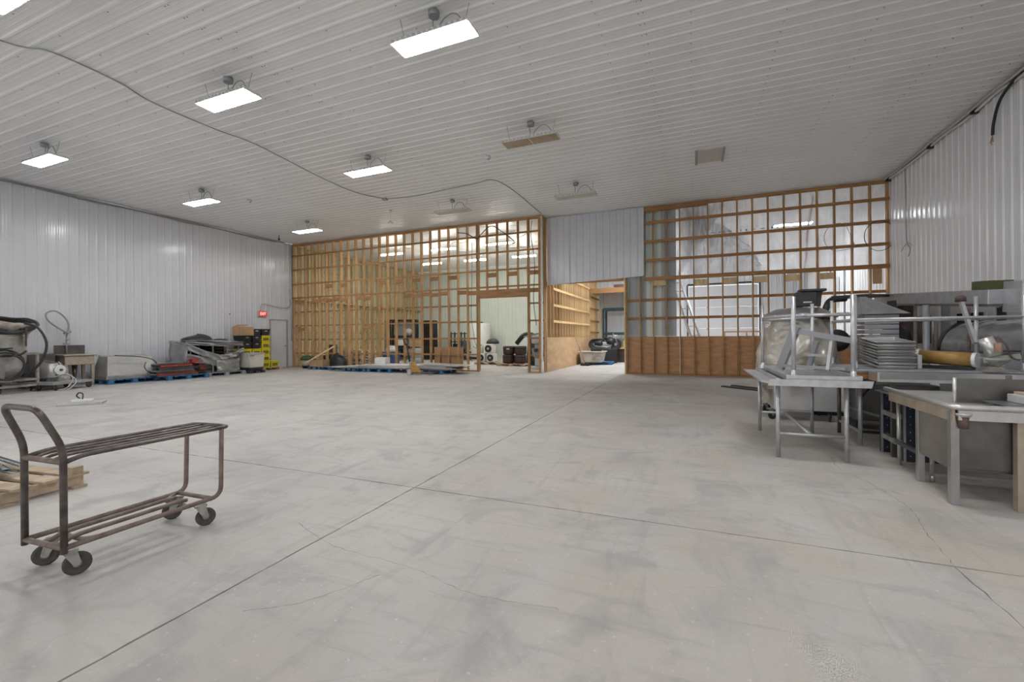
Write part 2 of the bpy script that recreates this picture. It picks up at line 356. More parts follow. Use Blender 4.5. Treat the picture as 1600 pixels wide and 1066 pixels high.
# floor slabs with saw-cut joints
fl = struct('floor', MB().box(XL-.2,XR+.2,YF,YB+.2,-.16,-.022), 'joint')
rj = random.Random(5)
JX = [XL-.2,-8.2,-2.243,XR+.2]; JY = [YF,-2.7,3.2,9.1,15.0,YB+.2]
for i in range(len(JX)-1):
    for j in range(len(JY)-1):
        g = .0055
        a, b, c, d = JX[i]+g, JX[i+1]-g, JY[j]+g, JY[j+1]-g; P_ = []
        for (p, q) in (((a,c),(b,c)),((b,c),(b,d)),((b,d),(a,d)),((a,d),(a,c))):
            n = max(2, int(math.dist(p,q)/.09)); hx = p[1] == q[1]
            for k in range(n):
                t = k/n; jt = (rj.uniform(-.003,.003)+(rj.random() < .12)*rj.uniform(-.005,.005)) if k else 0
                P_.append((p[0]+(q[0]-p[0])*t+(0 if hx else jt), p[1]+(q[1]-p[1])*t+(jt if hx else 0)))
        n = len(P_)
        obj('slab', MB().add([(x,y,0) for x, y in P_]+[(x,y,-.022) for x, y in P_], [tuple(range(n))]+[(k,n+k,n+(k+1)%n,(k+1)%n) for k in range(n)]), 'concrete', fl)
def crack(pts, wd):
    pts = smooth_path([(x,y,0) for x, y in pts], 14); rc = random.Random(len(pts)); vs = []
    for k, p in enumerate(pts):
        q = pts[min(k+1,len(pts)-1)]-pts[max(k-1,0)]; n_ = Vector((-q.y,q.x,0)).normalized(); w_ = wd*rc.uniform(.3,1.2); c_ = p+n_*rc.uniform(-.006,.006)
        vs += [(c_.x-n_.x*w_,c_.y-n_.y*w_,.0006),(c_.x+n_.x*w_,c_.y+n_.y*w_,.0006)]
    obj('crack', MB().add(vs, [(2*k,2*k+1,2*k+3,2*k+2) for k in range(len(pts)-1)]), 'crack', fl)
crack([(1.345,-.5),(1.33,.9),(1.335,2.0),(1.34,3.19)], .004)
crack([(1.345,3.21),(1.40,3.7),(1.48,4.15),(1.42,4.7),(1.30,5.1),(1.34,5.6)], .0022)
crack([(-2.6,2.30),(-2.1,2.12),(-1.5,2.08),(-1.05,1.98),(-.6,2.02)], .0016)
crack([(-2.0,1.45),(-1.78,1.62),(-1.6,1.95)], .002)
crack([(-6.5,5.3),(-5.4,5.05),(-4.6,5.2),(-3.3,5.0)], .002)
# baseboard trims at the foot of the steel walls
struct('baseboard_left', MB().box(XL+.001,XL+.024,YF,DY0-.05,0,.05).box(XL+.001,XL+.024,DY1+.05,YL,0,.05), 'trim')
struct('baseboard_right', MB().box(XR-.024,XR-.001,YF,YB-.03,0,.05), 'trim')
# ceiling edge trims
struct('trim_1', MB().box(XL+.001,XL+.05,YF,YL-.01,H-.045,H-.03), 'trim')
struct('trim_2', MB().box(XR-.05,XR-.001,YF,YR-.01,H-.045,H-.03), 'trim')
# ------------------------------------------------------------------ framed divider, left half
def stud_mesh(z0, z1, d=.14, wdt=.038): return MB().box(-wdt/2,wdt/2,0,d,z0,z1)
SP = .4163; T = .038
wf = sempty('wall_far')
studs = [-5.06-SP*k for k in range(0,29)]
HX0, HX1, HZ = -7.50, -5.50, 2.76
me_full = stud_mesh(T, H-.10).mesh('stud', 'wood'); me_top = stud_mesh(HZ+.30, H-.10).mesh('stud', 'wood')
k = 0
for x in studs:
    if x < XL+.05: continue
    inside = HX0+.03 < x < HX1-.03
    obj('stud', me_top if inside else me_full, None, wf, (x, YL, 0))
for x in (HX0, HX0-.045, HX1, XL+.03): obj('stud', me_full, None, wf, (x, YL, 0))
obj('top_plate', MB().box(XL+.01,XP+.03,YL,YL+.14,H-.10,H-.025), 'wood_h', wf)
for a, b in ((XL+.01,HX0-.02),(HX1-.02,XP+.03)): obj('bottom_plate', MB().box(a,b,YL,YL+.14,0,T), 'wood_h', wf)
obj('header', MB().box(HX0-.02,HX1+.02,YL-.012,YL+.14,HZ,HZ+.30), 'wood_h', wf)
GZS = [.63,1.25,1.89,2.52,3.16,3.78,4.44,5.08]
for z in GZS:
    segs = [(XL+.01,HX0-.02),(HX1-.02,XP+.02)] if z < HZ+.1 else [(XL+.01,XP+.02)]
    for a, b in segs:
        yy = YL-.001-.038 if z > 3.1 else YL+.141
        obj('girt', MB().box(a,b,yy,yy+.037,z-.034,z+.03), 'wood_h', wf)
rb = random.Random(3)
for i in range(len(studs)-1):
    a = studs[i]-.019; b = studs[i+1]+.019
    if b < XL+.1: continue
    for z in (3.62, 2.98, 1.72) if i % 2 == (0 if i < 20 else 1) else (3.02,):
        if rb.random() < (.75 if z > 2 else .3) and not (z < HZ+.3 and HX0-.1 < b < HX1+.05 and z < HZ+.05):
            if z < 3.3 and HX0-.1 < (a+b)/2 < HX1: continue
            obj('block', MB().box(b,a,YL+.01,YL+.13,z-.07,z+.07), 'wood_h', wf)
# corner post, end studs and the white drain pipe
for y_ in (YL+.16, YL+.33): obj('stud', MB().box(XP-.01,XP+.028,y_,y_+.09,0,H-.03), 'wood', wf)
obj('stud', MB().box(XP-.13,XP-.015,YL-.035,YL+.0,0,H-.03), 'wood_h', wf)
t = thing('vertical_pipe', 'white plastic pipe standing floor to ceiling at the end of the framed wall', 'pipe', (XP+.005,YL-.04,0))
obj('pipe', MB().tube(fillet([(0,0,.0),(0,0,.35),(-.015,0,.6),(0,0,5.58)],.1),.038,12), 'white', t)
obj('film_sleeve', MB().tube([(0,0,.01),(.005,-.005,.15),(0,0,.42)],[.06,.055,.041],10), 'white', t)
# side wall between the left room and the passage
ws = sempty('wall_side')
YS0, YS1 = YL+.14+.25, YB-.03
ys = [YS0+.1+SP*k for k in range(23)]
me_s = MB().box(-.14,0,-.019,.019,T,H-.10).mesh('stud','wood_mid')
for y_ in ys: obj('stud', me_s, None, ws, (XP+.02,y_,0))
obj('top_plate', MB().box(XP-.12,XP+.02,YS0,YS1,H-.10,H-.025), 'wood_y', ws); obj('bottom_plate', MB().box(XP-.12,XP+.02,YS0,YS1,0,T), 'wood_y', ws)
for z in (1.88,2.5,3.12,3.75,4.4): obj('girt', MB().box(XP+.021,XP+.058,YS0+.8,22.5,z-.045,z+.045), 'wood_y', ws)
for z in (1.5,2.1,2.75,3.35): obj('girt', MB().box(XP+.021,XP+.058,22.6,YS1,z-.045,z+.045), 'wood_h', ws)
for a, b in ((YS0-.02,17.6),(17.61,20.03),(20.04,22.5)): obj('plywood_sheet', MB().box(XP+.021,XP+.036,a,b,.01,1.27), 'ply_pale', ws)
# left room: exterior wall, a low framed wall with a plate, tall studs behind
wo = sempty('wall_left_framed')
yy = YL+.14+.25; k = 0
x = YL+.2
while x < YB-.02:
    x1 = min(x+.93, YB); obj('panel', sheet('y', x, x1, 0, H-.02, ('x', XL-.02), 1), 'sheet_cream', wo); x = x1
me_lo = MB().box(0,.20,-.019,.019,T,3.06).mesh('stud','wood_pale'); me_hi = MB().box(0,.14,-.019,.019,3.1,H-.10).mesh('stud','wood_pale')  # paler than other framing: rear lamp light is put into the stud colour
y_ = YL+.3
while y_ < YB-.1:
    obj('stud', me_lo, None, wo, (XL+.10,y_,0)); obj('stud', me_hi, None, wo, (XL+.03,y_+.12,0)); y_ += SP
obj('backing', MB().box(XL-.16,XL-.05,YL-.002,YB,0,H), 'sheet_rear', wo)
obj('plate', MB().box(XL+.02,XL+.32,YL+.16,YB-.03,3.06,3.10), 'wood_y', wo); obj('bottom_plate', MB().box(XL+.10,XL+.30,YL+.16,YB-.03,0,T), 'wood_y', wo)
obj('top_plate', MB().box(XL+.02,XL+.14,YL+.16,YB-.03,H-.10,H-.025), 'wood_y', wo)
for z in (.8,1.6,2.35,3.8,4.6): obj('girt', MB().box(XL+.0,XL+.028,YL+.16,YB-.03,z-.045,z+.045), 'wood_y', wo)
# ------------------------------------------------------------------ framed divider, right half
w2 = sempty('wall_far_right')
st2 = [-1.645+SP*1.0*k*1.012 for k in range(17)]
PX0, PX1 = XP+.05, -1.53
for x in st2:
    if x < XR-.05: obj('stud', MB().box(x-.019,x+.019,YR,YR+.14,T,H-.10), 'wood', w2)
for x in (-2.15,-2.09,XR-.03): obj('stud', MB().box(x-.022,x+.022,YR-.01,YR+.14,0,H-.10 if x > 0 else 3.3), 'wood_pale' if x < 0 else 'wood', w2)
obj('stud', MB().box(-2.115,-2.075,YR-.035,YR-.012,0,3.3), 'wood_h', w2)
for x in (-4.6,-3.8,-3.0,-2.3): obj('stud', MB().box(x-.019,x+.019,YR,YR+.14,3.3,H-.1), 'wood', w2)
obj('top_plate', MB().box(XP+.03,XR-.005,YR,YR+.14,H-.10,H-.025), 'wood_h', w2)
obj('top_plate', MB().box(-1.5,.47,YR-.045,YR-.002,H-.20,H-.03), 'wood_h', w2)
obj('bottom_plate', MB().box(-2.17,XR-.005,YR,YR+.14,0,T), 'wood_h', w2)
obj('header', MB().box(XP+.03,-2.1,YR,YR+.14,3.2,3.32), 'wood_h', w2)
for z, h_ in ((5.08,.045),(4.45,.045),(3.82,.045),(3.20,.062)): obj('girt', MB().box(-1.5,XR-.005,YR-.039,YR-.001,z-h_,z+h_), 'wood_h', w2)
for z in (2.51,1.89): obj('girt', MB().box(-2.16,XR-.005,YR+.141,YR+.179,z-.042,z+.042), 'wood_h', w2)
for i, z in ((1,3.07),(4,3.03),(6,3.03),(8,3.02),(10,3.02),(12,3.02)):
    x = st2[i]; obj('block', MB().box(x+.02,x+SP-.02,YR+.01,YR+.10,z-.10,z+.08), 'wood_pale', w2)
obj('block', MB().box(4.72,4.93,YR+.02,YR+.05,2.72,3.14), 'ply_pale', w2)
for a, b in ((-2.17,-.41),(-.40,2.02),(2.03,XR-.03)): obj('plywood_sheet', MB().box(a,b,YR+.142,YR+.156,.01,1.27), 'ply', w2)
# white steel sheets on the far side of the studs, some with shade painted grey
for a, b in ((-2.16,-1.46),(-1.46,-.97),(-.97,-.50)):
    obj('steel_sheet', sheet('x', a, b, 1.28 , H-.12, ('y', YR+.20), -1), 'sheet_grey' if a < -2 or a > -1 else 'sheet_rear', w2)
# white steel sheets hung on the front over the passage
for i, (a, b) in enumerate(((PX0,-4.05),(-4.05,-3.21),(-3.21,-2.36),(-2.36,PX1))):
    zb = 3.17+.035*i
    pr = rib_profile(a, b, -4.05); vs = [(u,YR-.045-h_,zb + (u-a)/(b-a)*.035) for u, h_ in pr]+[(u,YR-.045-h_,H-.03) for u, h_ in pr]; n = len(pr)
    obj('steel_sheet', MB().add(vs, [(j,j+1,n+j+1,n+j) for j in range(n-1)]), 'sheet_wall', w2)
obj('edge_flashing', MB().add([(PX1,YR-.045,3.31),(PX1+.03,YR-.075,3.40),(PX1+.03,YR-.06,H-.04),(PX1,YR-.045,H-.03)], [(0,1,2,3)]), 'sheet_wall', w2, solid=.002)
# clear plastic film behind the upper studs
def polyf(u, v):
    x = -.5+5.56*u; z = 3.22+2.38*v
    d = .05*math.sin(7*x+3*z)*math.sin(2.3*z+x) + .03*math.sin(17*x-5*z) + .02*math.sin(9*z+31*x)
    k = max(0, 1-abs(x-.6)/1.6); d += .10*mnoise.noise(Vector((1.6*x,2,1.9*z))) + .05*abs(mnoise.noise(Vector((3.1*x+z,5,3.5*z))))
    return (x, YR+.22+d*.35+.05*k*math.sin(11*x+6*z*math.sin(3*x)), z)
pf = obj('plastic_film', MB().surf(polyf, 110, 40), 'poly'); tag(pf, 'clear plastic film stapled behind the upper studs of the right framed wall', 'plastic sheet')
ff = obj('fold', MB().surf(lambda u, v: (-.2+2.3*u*(1-.25*v)+.0*v, YR+.25+.04*math.sin(9*u+5*v)+.03*math.sin(25*u*v), 3.25+2.25*v-1.1*u*v), 40, 20), 'poly_fold', pf)
obj('fold', MB().surf(lambda u, v: (-.45+1.4*u*v+.1*v, YR+.27+.03*math.sin(12*u+7*v), 3.3+2.2*v), 20, 20), 'poly_fold', pf)
obj('red_strap', MB().surf(lambda u, v: (3.09+.24*v+.05*u+.02*math.sin(9*v), YR+.30+.6*0, 3.3+2.2*v), 1, 16), 'red', pf, solid=.003)
mb = MB()
rp = random.Random(9)
x = .55
while x < 2.7:
    wd = rp.choice((.03,.05,.09,.12)); hh = .03 if wd < .06 else .012
    mb.box(x,x+wd,YR+.185,YR+.19,4.60-hh+.02*x*0,4.60+hh); x += wd+rp.uniform(.05,.14)
o = obj('printed_marks', mb, 'grey', pf); o['kind'] = 'stuff'
# beam and deck over the end of the passage
lf = thing('storage_deck', 'wood-edged storage deck over the far end of the passage', 'deck', (-3.5,22.56,3.5))
obj('beam', MB().box(-1.42,1.45,0,.09,0,.26), 'wood_h', lf)
obj('joist', MB().box(-1.42,-1.38,.1,2.2,.04,.2), 'wood_y', lf); obj('joist', MB().box(1.4,1.45,.1,2.2,.04,.2), 'wood_y', lf)
obj('deck_board', MB().box(-1.42,1.45,.1,2.25,.2,.22), 'ply_pale', lf)
tag(obj('wooden_crate', MB().box(-3.75,-3.1,22.9,23.3,3.725,3.95), 'rust'), 'brown crate lying on the storage deck above the passage', 'crate')
# overhead sectional door in the garage room
gd = sempty('door_2')
nz = 7
for i in range(nz):
    z0 = .02+i*(GZ-.04)/nz; z1 = .02+(i+1)*(GZ-.04)/nz-.012
    s_ = obj('panel', MB().box(GX0+.02,GX1-.02,YB-.01,YB+.035,z0,z1), 'door', gd, bevel=.006)
    for xx in (GX0+.9, GX1-.9): obj('hinge', MB().box(xx-.04,xx+.04,YB-.022,YB-.011,z1-.05,z1+.02 if i < nz-1 else z1), 'grey', s_)
obj('track', MB().box(GX0-.09,GX0-.03,YB-.11,YB-.03,0,GZ+.05), 'black', gd); obj('track', MB().box(GX1+.03,GX1+.09,YB-.11,YB-.03,0,GZ+.05), 'black', gd)
obj('torsion_bar', MB().cyl((GX0-.05,YB-.10,GZ+.08),(GX1+.05,YB-.10,GZ+.08),.03,10), 'black', gd)
# conduits and panel on the right wall of the garage room
for i, y_ in enumerate((22.6,20.9,19.2)):
    o = obj('conduit', MB().tube([(XR-.05,y_,0.02),(XR-.05,y_,H-.05)],.03,8), 'grey'); tag(o, ['grey conduit on garage room wall, farthest from the framed wall','grey conduit on garage room wall, middle one','grey conduit on garage room wall, nearest the framed wall'][i], 'conduit', 'conduits in the garage room')
eb = thing('electrical_panel', 'white electrical box on the garage room side wall', 'box', (XR-.03,20.2,2.9)); obj('box_body', MB().box(-.14,0,-.35,.35,-.35,.55), 'white', eb, bevel=.01); obj('latch', MB().box(-.16,-.14,-.3,-.27,0,.1), 'grey', eb)
# ladder leaning in garage room
ld = thing('leaning_ladder', 'aluminium ladder leaning behind the lower studs of the right framed wall', 'ladder', (0,0,0))
pa, pb = Vector((-.92,17.6,3.75)), Vector((.28,16.2,.0)); 
for off in (0,.30): obj('rail', MB().bar(pa+Vector((.05+off,0,0)), pb+Vector((.05+off,0,0)), .05,.08), 'alu', ld)
for i in range(11):
    p = pa.lerp(pb,(i+.5)/11.5)+Vector((.05,0,0)); obj('rung', MB().cyl(p, p+Vector((.30,0,0)),.018,8), 'alu', ld)
rl = thing('low_wooden_rail', 'low wooden guard rail in front of the overhead door', 'railing', (2.2,22.0,0))
obj('top_rail', MB().box(-.9,.9,-.02,.02,1.42,1.48), 'wood_h', rl)
for xx in (-.88,.0,.88): obj('post', MB().box(xx-.03,xx+.03,-.02,.02,0,1.42), 'wood', rl)
# ------------------------------------------------------------------ door and exit sign, left wall
d1 = sempty('door_1', (XL,0,0))
obj('leaf', MB().box(-.045,-.005,DY0+.04,DY1-.04,.02,DZ-.04), 'door', d1, bevel=.003)
obj('frame', MB().box(-.05,.03,DY0-.03,DY0+.03,0,DZ).box(-.05,.03,DY1-.03,DY1+.03,0,DZ).box(-.05,.03,DY0-.03,DY1+.03,DZ-.035,DZ+.03), 'trim', d1)
obj('handle', MB().cyl((-.005,DY1-.12,.98),(.05,DY1-.12,.98),.022,10).lathe([(.0,-.03),(.028,-.02),(.03,.0),(.028,.02),(0,.03)],(.06,DY1-.12,.98),10), 'grey', d1)
obj('threshold', MB().box(-.05,.06,DY0,DY1,0,.018), 'card', d1)
ex = thing('exit_sign', 'small lit red exit sign on the left wall beside the door', 'sign', (XL+.02,13.33,2.36))
obj('housing', MB().box(0,.06,-.19,.19,-.12,.13), 'grey_l', ex, bevel=.008)
obj('face', MB().box(.06,.068,-.175,.175,-.105,.115), 'exit', ex)
cu = bpy.data.curves.new('letters','FONT'); cu.body = 'EXIT'; cu.size = .17; cu.align_x = 'CENTER'; cu.align_y = 'CENTER'; cu.extrude = .002; cu.materials.append(M['exit_w'])
tx0 = bpy.data.objects.new('letters_curve', cu); me_t = bpy.data.meshes.new_from_object(tx0); bpy.data.objects.remove(tx0)
tx = bpy.data.objects.new('letters', me_t); C.objects.link(tx); tx.parent = ex; tx.location = (.072,0,.005); tx.rotation_euler = (PI/2,0,PI/2); tx.scale = (.8,1,1)
tag(obj('conduit', MB().tube(smooth_path([(XL+.06,13.25,2.49),(XL+.06,13.25,2.68),(XL+.06,13.42,2.80),(XL+.06,14.0,2.70),(XL+.06,14.5,2.68),(XL+.06,14.72,2.82),(XL+.06,14.78,3.0)]),.014,8), 'trim'), 'thin grey conduit looping from exit sign to the corner', 'conduit')
tag(obj('conduit', MB().tube([(XL+.05,14.80,1.2),(XL+.05,14.80,H-.1)],.02,8).box(XL+.03,XL+.09,14.68,14.80,2.95,3.12).box(XL+.03,XL+.09,14.68,14.80,3.35,3.55), 'grey_l'), 'vertical grey conduit with boxes in the far left corner', 'conduit')
tag(obj('small_hook', MB().cyl((XL+.02,11.9,2.3),(XL+.06,11.9,2.3),.02,8), 'black'), 'small black hook high on the left wall above the wrapped pallet', 'hook')
# ------------------------------------------------------------------ wires
def wire(name, pts, r, m, label, cat='cable', n=6): return tag(obj(name, MB().tube(smooth_path(pts,n), r, 6), m), label, cat)
zc = H-.03
wire('cable', [(-9.6,1.2,zc),(-9.17,3.06,zc),(-8.84,3.47,zc),(-8.86,4.31,zc),(-9.06,4.94,zc),(-9.0,6.07,zc-.02),(-8.94,6.88,zc),(-9.15,8.9,zc-.02),(-9.21,10.29,zc),(-8.83,11.12,zc)], .012, 'grey', 'long grey cable sagging across the ceiling to the junction near the sensor')
wire('cable', [(-8.80,11.14,zc),(-7.9,11.3,zc),(-6.79,11.17,zc),(-5.68,11.06,zc),(-5.1,10.95,zc),(-4.9,11.5,zc),(-4.86,12.6,zc),(-4.88,13.6,zc),(-4.89,14.7,zc)], .012, 'grey', 'grey cable from ceiling junction to the end of the framed wall')
wire('cable', [(XL+.05,y_,H-.08+.02*math.sin(y_*2.3)) for y_ in [YF+1+k*.9 for k in range(21)]], .02, 'grey', 'grey cable bundle along the top of the left wall')
wire('cable', [(XL+.12+.03*math.sin(y_*1.7),y_,H-.03) for y_ in [0+k*.9 for k in range(17)]], .013, 'trim', 'second thin cable on the ceiling beside the left wall')
ys_ = [YR-.03,13.55,12.41,11.49,10.57,9.91,8.9,7.8,6.6]
wire('conduit', [(XR-.06,y_,H-.06-(.05 if i%2 else 0)) for i, y_ in enumerate(ys_)]+[(XR-.06,3,H-.08)], .028, 'white', 'white conduit sagging along the top of the right wall', 'conduit')
wire('conduit', [(XR-.13,y_,H-.045-(.03 if i%2 else 0)) for i, y_ in enumerate(ys_)]+[(XR-.13,3,H-.06)], .022, 'off_diff', 'second pale conduit running beside the white one on the right', 'conduit')
for i, y_ in enumerate((15.2,12.9,11.2)): tag(obj('conduit_clip', MB().box(XR-.13,XR-.02,y_-.03,y_+.03,H-.14,H-.03), 'black'), ['black clip on right conduit, at the far corner','black clip on right conduit, middle of three','black clip on right conduit, nearest the camera'][i], 'clip', 'black clips on the right conduits')
bw = thing('hanging_cable', 'thick black cable hanging cut off from the right wall conduit', 'cable', (0,0,0))
obj('sheath', MB().tube(smooth_path([(XR-.1,9.6,5.62),(XR-.08,10.05,5.55),(XR-.08,10.42,5.4),(XR-.07,10.62,5.1),(XR-.06,10.68,4.88)]), .024, 8), 'black', bw)
for a in (-.05,.0,.05): obj('bare_end', MB().tube(smooth_path([(XR-.06,10.68,4.88),(XR-.07,10.68+a*.5,4.8),(XR-.07,10.69+a,4.7+abs(a))]), .007, 5), 'copper', bw)
wire('cable', [(XR-.05,14.28,H-.1),(XR-.04,14.25,4.9),(XR-.04,14.22,3.7),(XR-.05,14.0,3.45),(XR-.05,14.1,3.25)], .009, 'grey', 'thin grey cable hanging straight down the right wall')
wire('cable', [(XR-.05,14.5,3.45),(XR-.06,14.3,3.55),(XR-.05,14.1,3.6),(XR-.05,13.9,3.5)], .007, 'grey', 'short loose wire tail crossing the hanging cable on the right wall')
wire('cable', [(XR-.25+.35*math.cos(a), YR-.08, 4.05+.42*math.sin(a)) for a in [k*.5-2.2 for k in range(13)]], .008, 'black', 'loose loop of black wire at the right end of the studs')
wire('cable', [(3.9+.35*math.cos(a), YR-.08, 4.1+.4*math.sin(a)) for a in [1.4+k*.4 for k in range(9)]]+[(4.5,YR-.08,3.8)], .008, 'grey', 'curved wire hanging on the studs before the clear film')
wire('cable', [(4.05,YR-.09,4.5),(4.2,YR-.09,4.05),(4.3,YR-.09,3.75)], .008, 'grey', 'short straight wire hanging on the studs before the clear film')
wire('cable', [(-8.3,YL-.10,5.3),(-7.9,YL-.10,5.22),(-7.5,YL-.10,5.0),(-7.3,YL-.10,5.15),(-6.9,YL-.10,5.42),(-6.5,YL-.10,5.2),(-5.95,YL-.10,4.75),(-6.1,YL-.10,4.7)], .016, 'black', 'black cable zigzagging across the top of the left studs')
wire('cable', [(-5.3,YL-.07,5.45),(-5.33,YL-.08,4.9),(-5.2,YL-.08,3.9),(-5.25,YL-.08,2.6),(-5.15,YL-.08,1.7)], .011, 'black', 'black cable hanging down the end bay of the left studs')
wire('cable', [(-7.75,YL+.02,4.9),(-7.78,YL+.05,3.5),(-7.82,YL+.04,2.2),(-7.7,YL+.04,1.3),(-7.6,YL+.04,.9),(-7.75,YL+.04,.95)], .009, 'black', 'thin cable hanging beside the doorway in the left studs')
wire('cable', [(-14,YL-.2,H-.05),(-13,YL-.25,H-.03),(-11,YL-.28,H-.06),(-9.4,YL-.22,H-.04),(-8.6,YL-.1,H-.05)], .011, 'trim', 'grey cable along the ceiling above the left studs')
jb = thing('ceiling_sensor', 'white pendant sensor hanging from the ceiling before the studs', 'sensor', (-9.5,12.3,H))
obj('stem', MB().cyl((0,0,-.02),(0,0,-.36),.006,6), 'white', jb); obj('head', MB().lathe([(.02,-.36),(.09,-.42),(.10,-.46),(.04,-.48)],(0,0,0),14), 'white', jb); obj('base', MB().cyl((0,0,-.0),(0,0,-.05),.05,12), 'white', jb)
for p, l in (((-4.53,9.56),'round white smoke detector on the ceiling near unlit light'),((-12.76,9.59),'small white ceiling disc before the far left light')):
    t = thing('smoke_detector', l, 'detector', (*p,H)); obj('base', MB().lathe([(.0,0),(.07,-.0),(.075,-.04),(.06,-.06),(0,-.06)],(0,0,-.01),16,cap=False), 'white', t); obj('sensor_cap', MB().cyl((.02,0,-.07),(.02,0,-.09),.03,10), 'grey_l', t)
t = thing('ceiling_hook', 'small dark hanging fitting on the ceiling by the left wall', 'hook', (-15.98,13.32,H)); obj('stem', MB().cyl((0,0,-.02),(0,0,-.14),.015,6), 'black', t); obj('bulb', MB().lathe([(.01,-.12),(.04,-.17),(.04,-.22),(.0,-.24)],(0,0,0),10), 'black', t)
tag(obj('junction_box', MB().box(-8.88,-8.74,11.08,11.2,H-.07,H-.02), 'grey'), 'small grey junction box where the ceiling cables meet', 'box')
ht = thing('ceiling_hatch', 'square access hatch with dark frame in the ceiling', 'hatch', (.41,11.62,H))
obj('panel', MB().box(-.27,.27,-.40,.40,-.035,-.02), 'off_diff', ht); obj('frame', MB().box(-.33,-.27,-.44,.44,-.05,-.02), 'trim', ht); obj('frame', MB().box(.27,.31,-.44,.44,-.05,-.02), 'trim', ht)
obj('edge', MB().box(.315,.34,-.44,.44,-.045,-.02), 'sheet', ht)
# ------------------------------------------------------------------ hanging light fixtures
def fixture(x, y, lit, label, z=5.25, garage=False):
    t = thing('ceiling_light', label, 'light fixture', (x,y,z), 0, 'high bay lights' )
    obj('housing', MB().hexa([(-.59,-.17,.0),(.59,-.17,0),(.59,.17,0),(-.59,.17,0),(-.57,-.15,.055),(.57,-.15,.055),(.57,.15,.055),(-.57,.15,.055)]), 'white', t)
    obj('diffuser', MB().box(-.565,-.015,-.15,.15,-.008,.004).box(.015,.565,-.15,.15,-.008,.004), ('lamp_garage' if garage else 'lamp') if lit is True else lit, t)
    mb = MB()
    for k in range(14):
        xx = -.56+k*.083; mb.box(xx,xx+.04,.172,.178,.01,.035); mb.box(xx,xx+.04,-.178,-.172,.01,.035)
    obj('cage_rim', mb, 'grey_l', t)['kind'] = 'stuff'
    for s in (-1,1): obj('hanging_wire', MB().tube([(s*.45,0,.05),(s*.5,.05*s,H-z-.02)],.0035,4), 'grey', t)
    obj('junction_box', MB().lathe([(.075,-.09),(.075,-.02)],(0,.0,H-z),8), 'grey', t)
    obj('power_cord', MB().tube(smooth_path([(0,0,H-z-.08),(-.03,.02,.28),(.0,0,.06)]),.007,5).tube(smooth_path([(.02,0,.07),(.15,.0,.24),(.33,.0,.26),(.48,0,.05)]),.008,6), 'grey', t)
    return t
FX = [(-3.15,5.02,True,'bright ceiling light nearest the camera, hanging in the right column'),
      (-7.10,4.97,True,'bright ceiling light hanging above the sagging cable, left of nearest one'),
      (-13.15,5.05,True,'small lit ceiling light at far left near the left wall'),
      (-7.12,8.38,True,'lit ceiling light in the middle, just before the pendant sensor'),
      (-13.1,8.35,True,'lit ceiling light at left, second from the far corner'),
      (-13.1,12.12,True,'lit ceiling light nearest the far left corner'),
      (-3.0,8.37,'tan_diff','unlit ceiling light with yellowed brown diffuser'),
      (-6.98,12.12,'off_diff','unlit pale ceiling light before the left studs'),
      (-3.03,12.17,'off_diff','unlit pale ceiling light above the white wall sheets'),
      (-7.12,2.43,True,'lit ceiling light cut off by the top left photo corner'),
      (1.4,1.66,True,'lit ceiling light right of the camera, out of the picture'),  # added fill lamp, unseen, to brighten the right side
      (1.2,4.98,True,'lit ceiling light over the steel tables, above the picture'),  # unseen lamp added to lighten the right wall and tables
      ]
for a in FX: fixture(*a)
for i, (x, y) in enumerate(((-1.9,17.9),(3.3,18.2),(-2.0,21.2),(-1.7,19.5),(-3.6,17.2))):  # hidden ones are added to brighten the room; only the film-side one shows
    fixture(x, y, True, ['garage room light behind the grey sheets, near one','garage room light near the framed wall, seen through the film','garage room light behind the grey sheets, far one','garage room light behind the grey sheets, middle one','ceiling light above the passage'][i], 5.2, True)
for i, (x, y) in enumerate(((-13.0,16.88),(-10.2,16.88),(-7.5,16.85),(-12.8,19.95),(-10.2,19.93),(-7.55,20.0))):
    t = thing('strip_light', ('left','middle','right','left','middle','right','left','right')[i]+' lit strip light in the '+('front' if i < 3 else 'second' if i < 6 else 'rear')+' row behind the left studs', 'light fixture', (x,y,5.2), 0, 'strip lights in the left room')
    obj('housing', MB().box(-.62,.62,-.06,.06,.03,.08), 'white', t); obj('tube_lamp', MB().box(-.6,.6,-.045,.045,-.03,.029), 'lamp_rear', t, bevel=.015)
    obj('power_cord', MB().tube(smooth_path([(.3,0,.08),(.5,.1,.3),(.9,.2,.25),(1.3,.1,.42)]),.009,5), 'grey', t)
    for s in (-.5,.5): obj('hanging_wire', MB().tube([(s,0,.08),(s,0,H-5.22)],.004,4), 'grey', t)
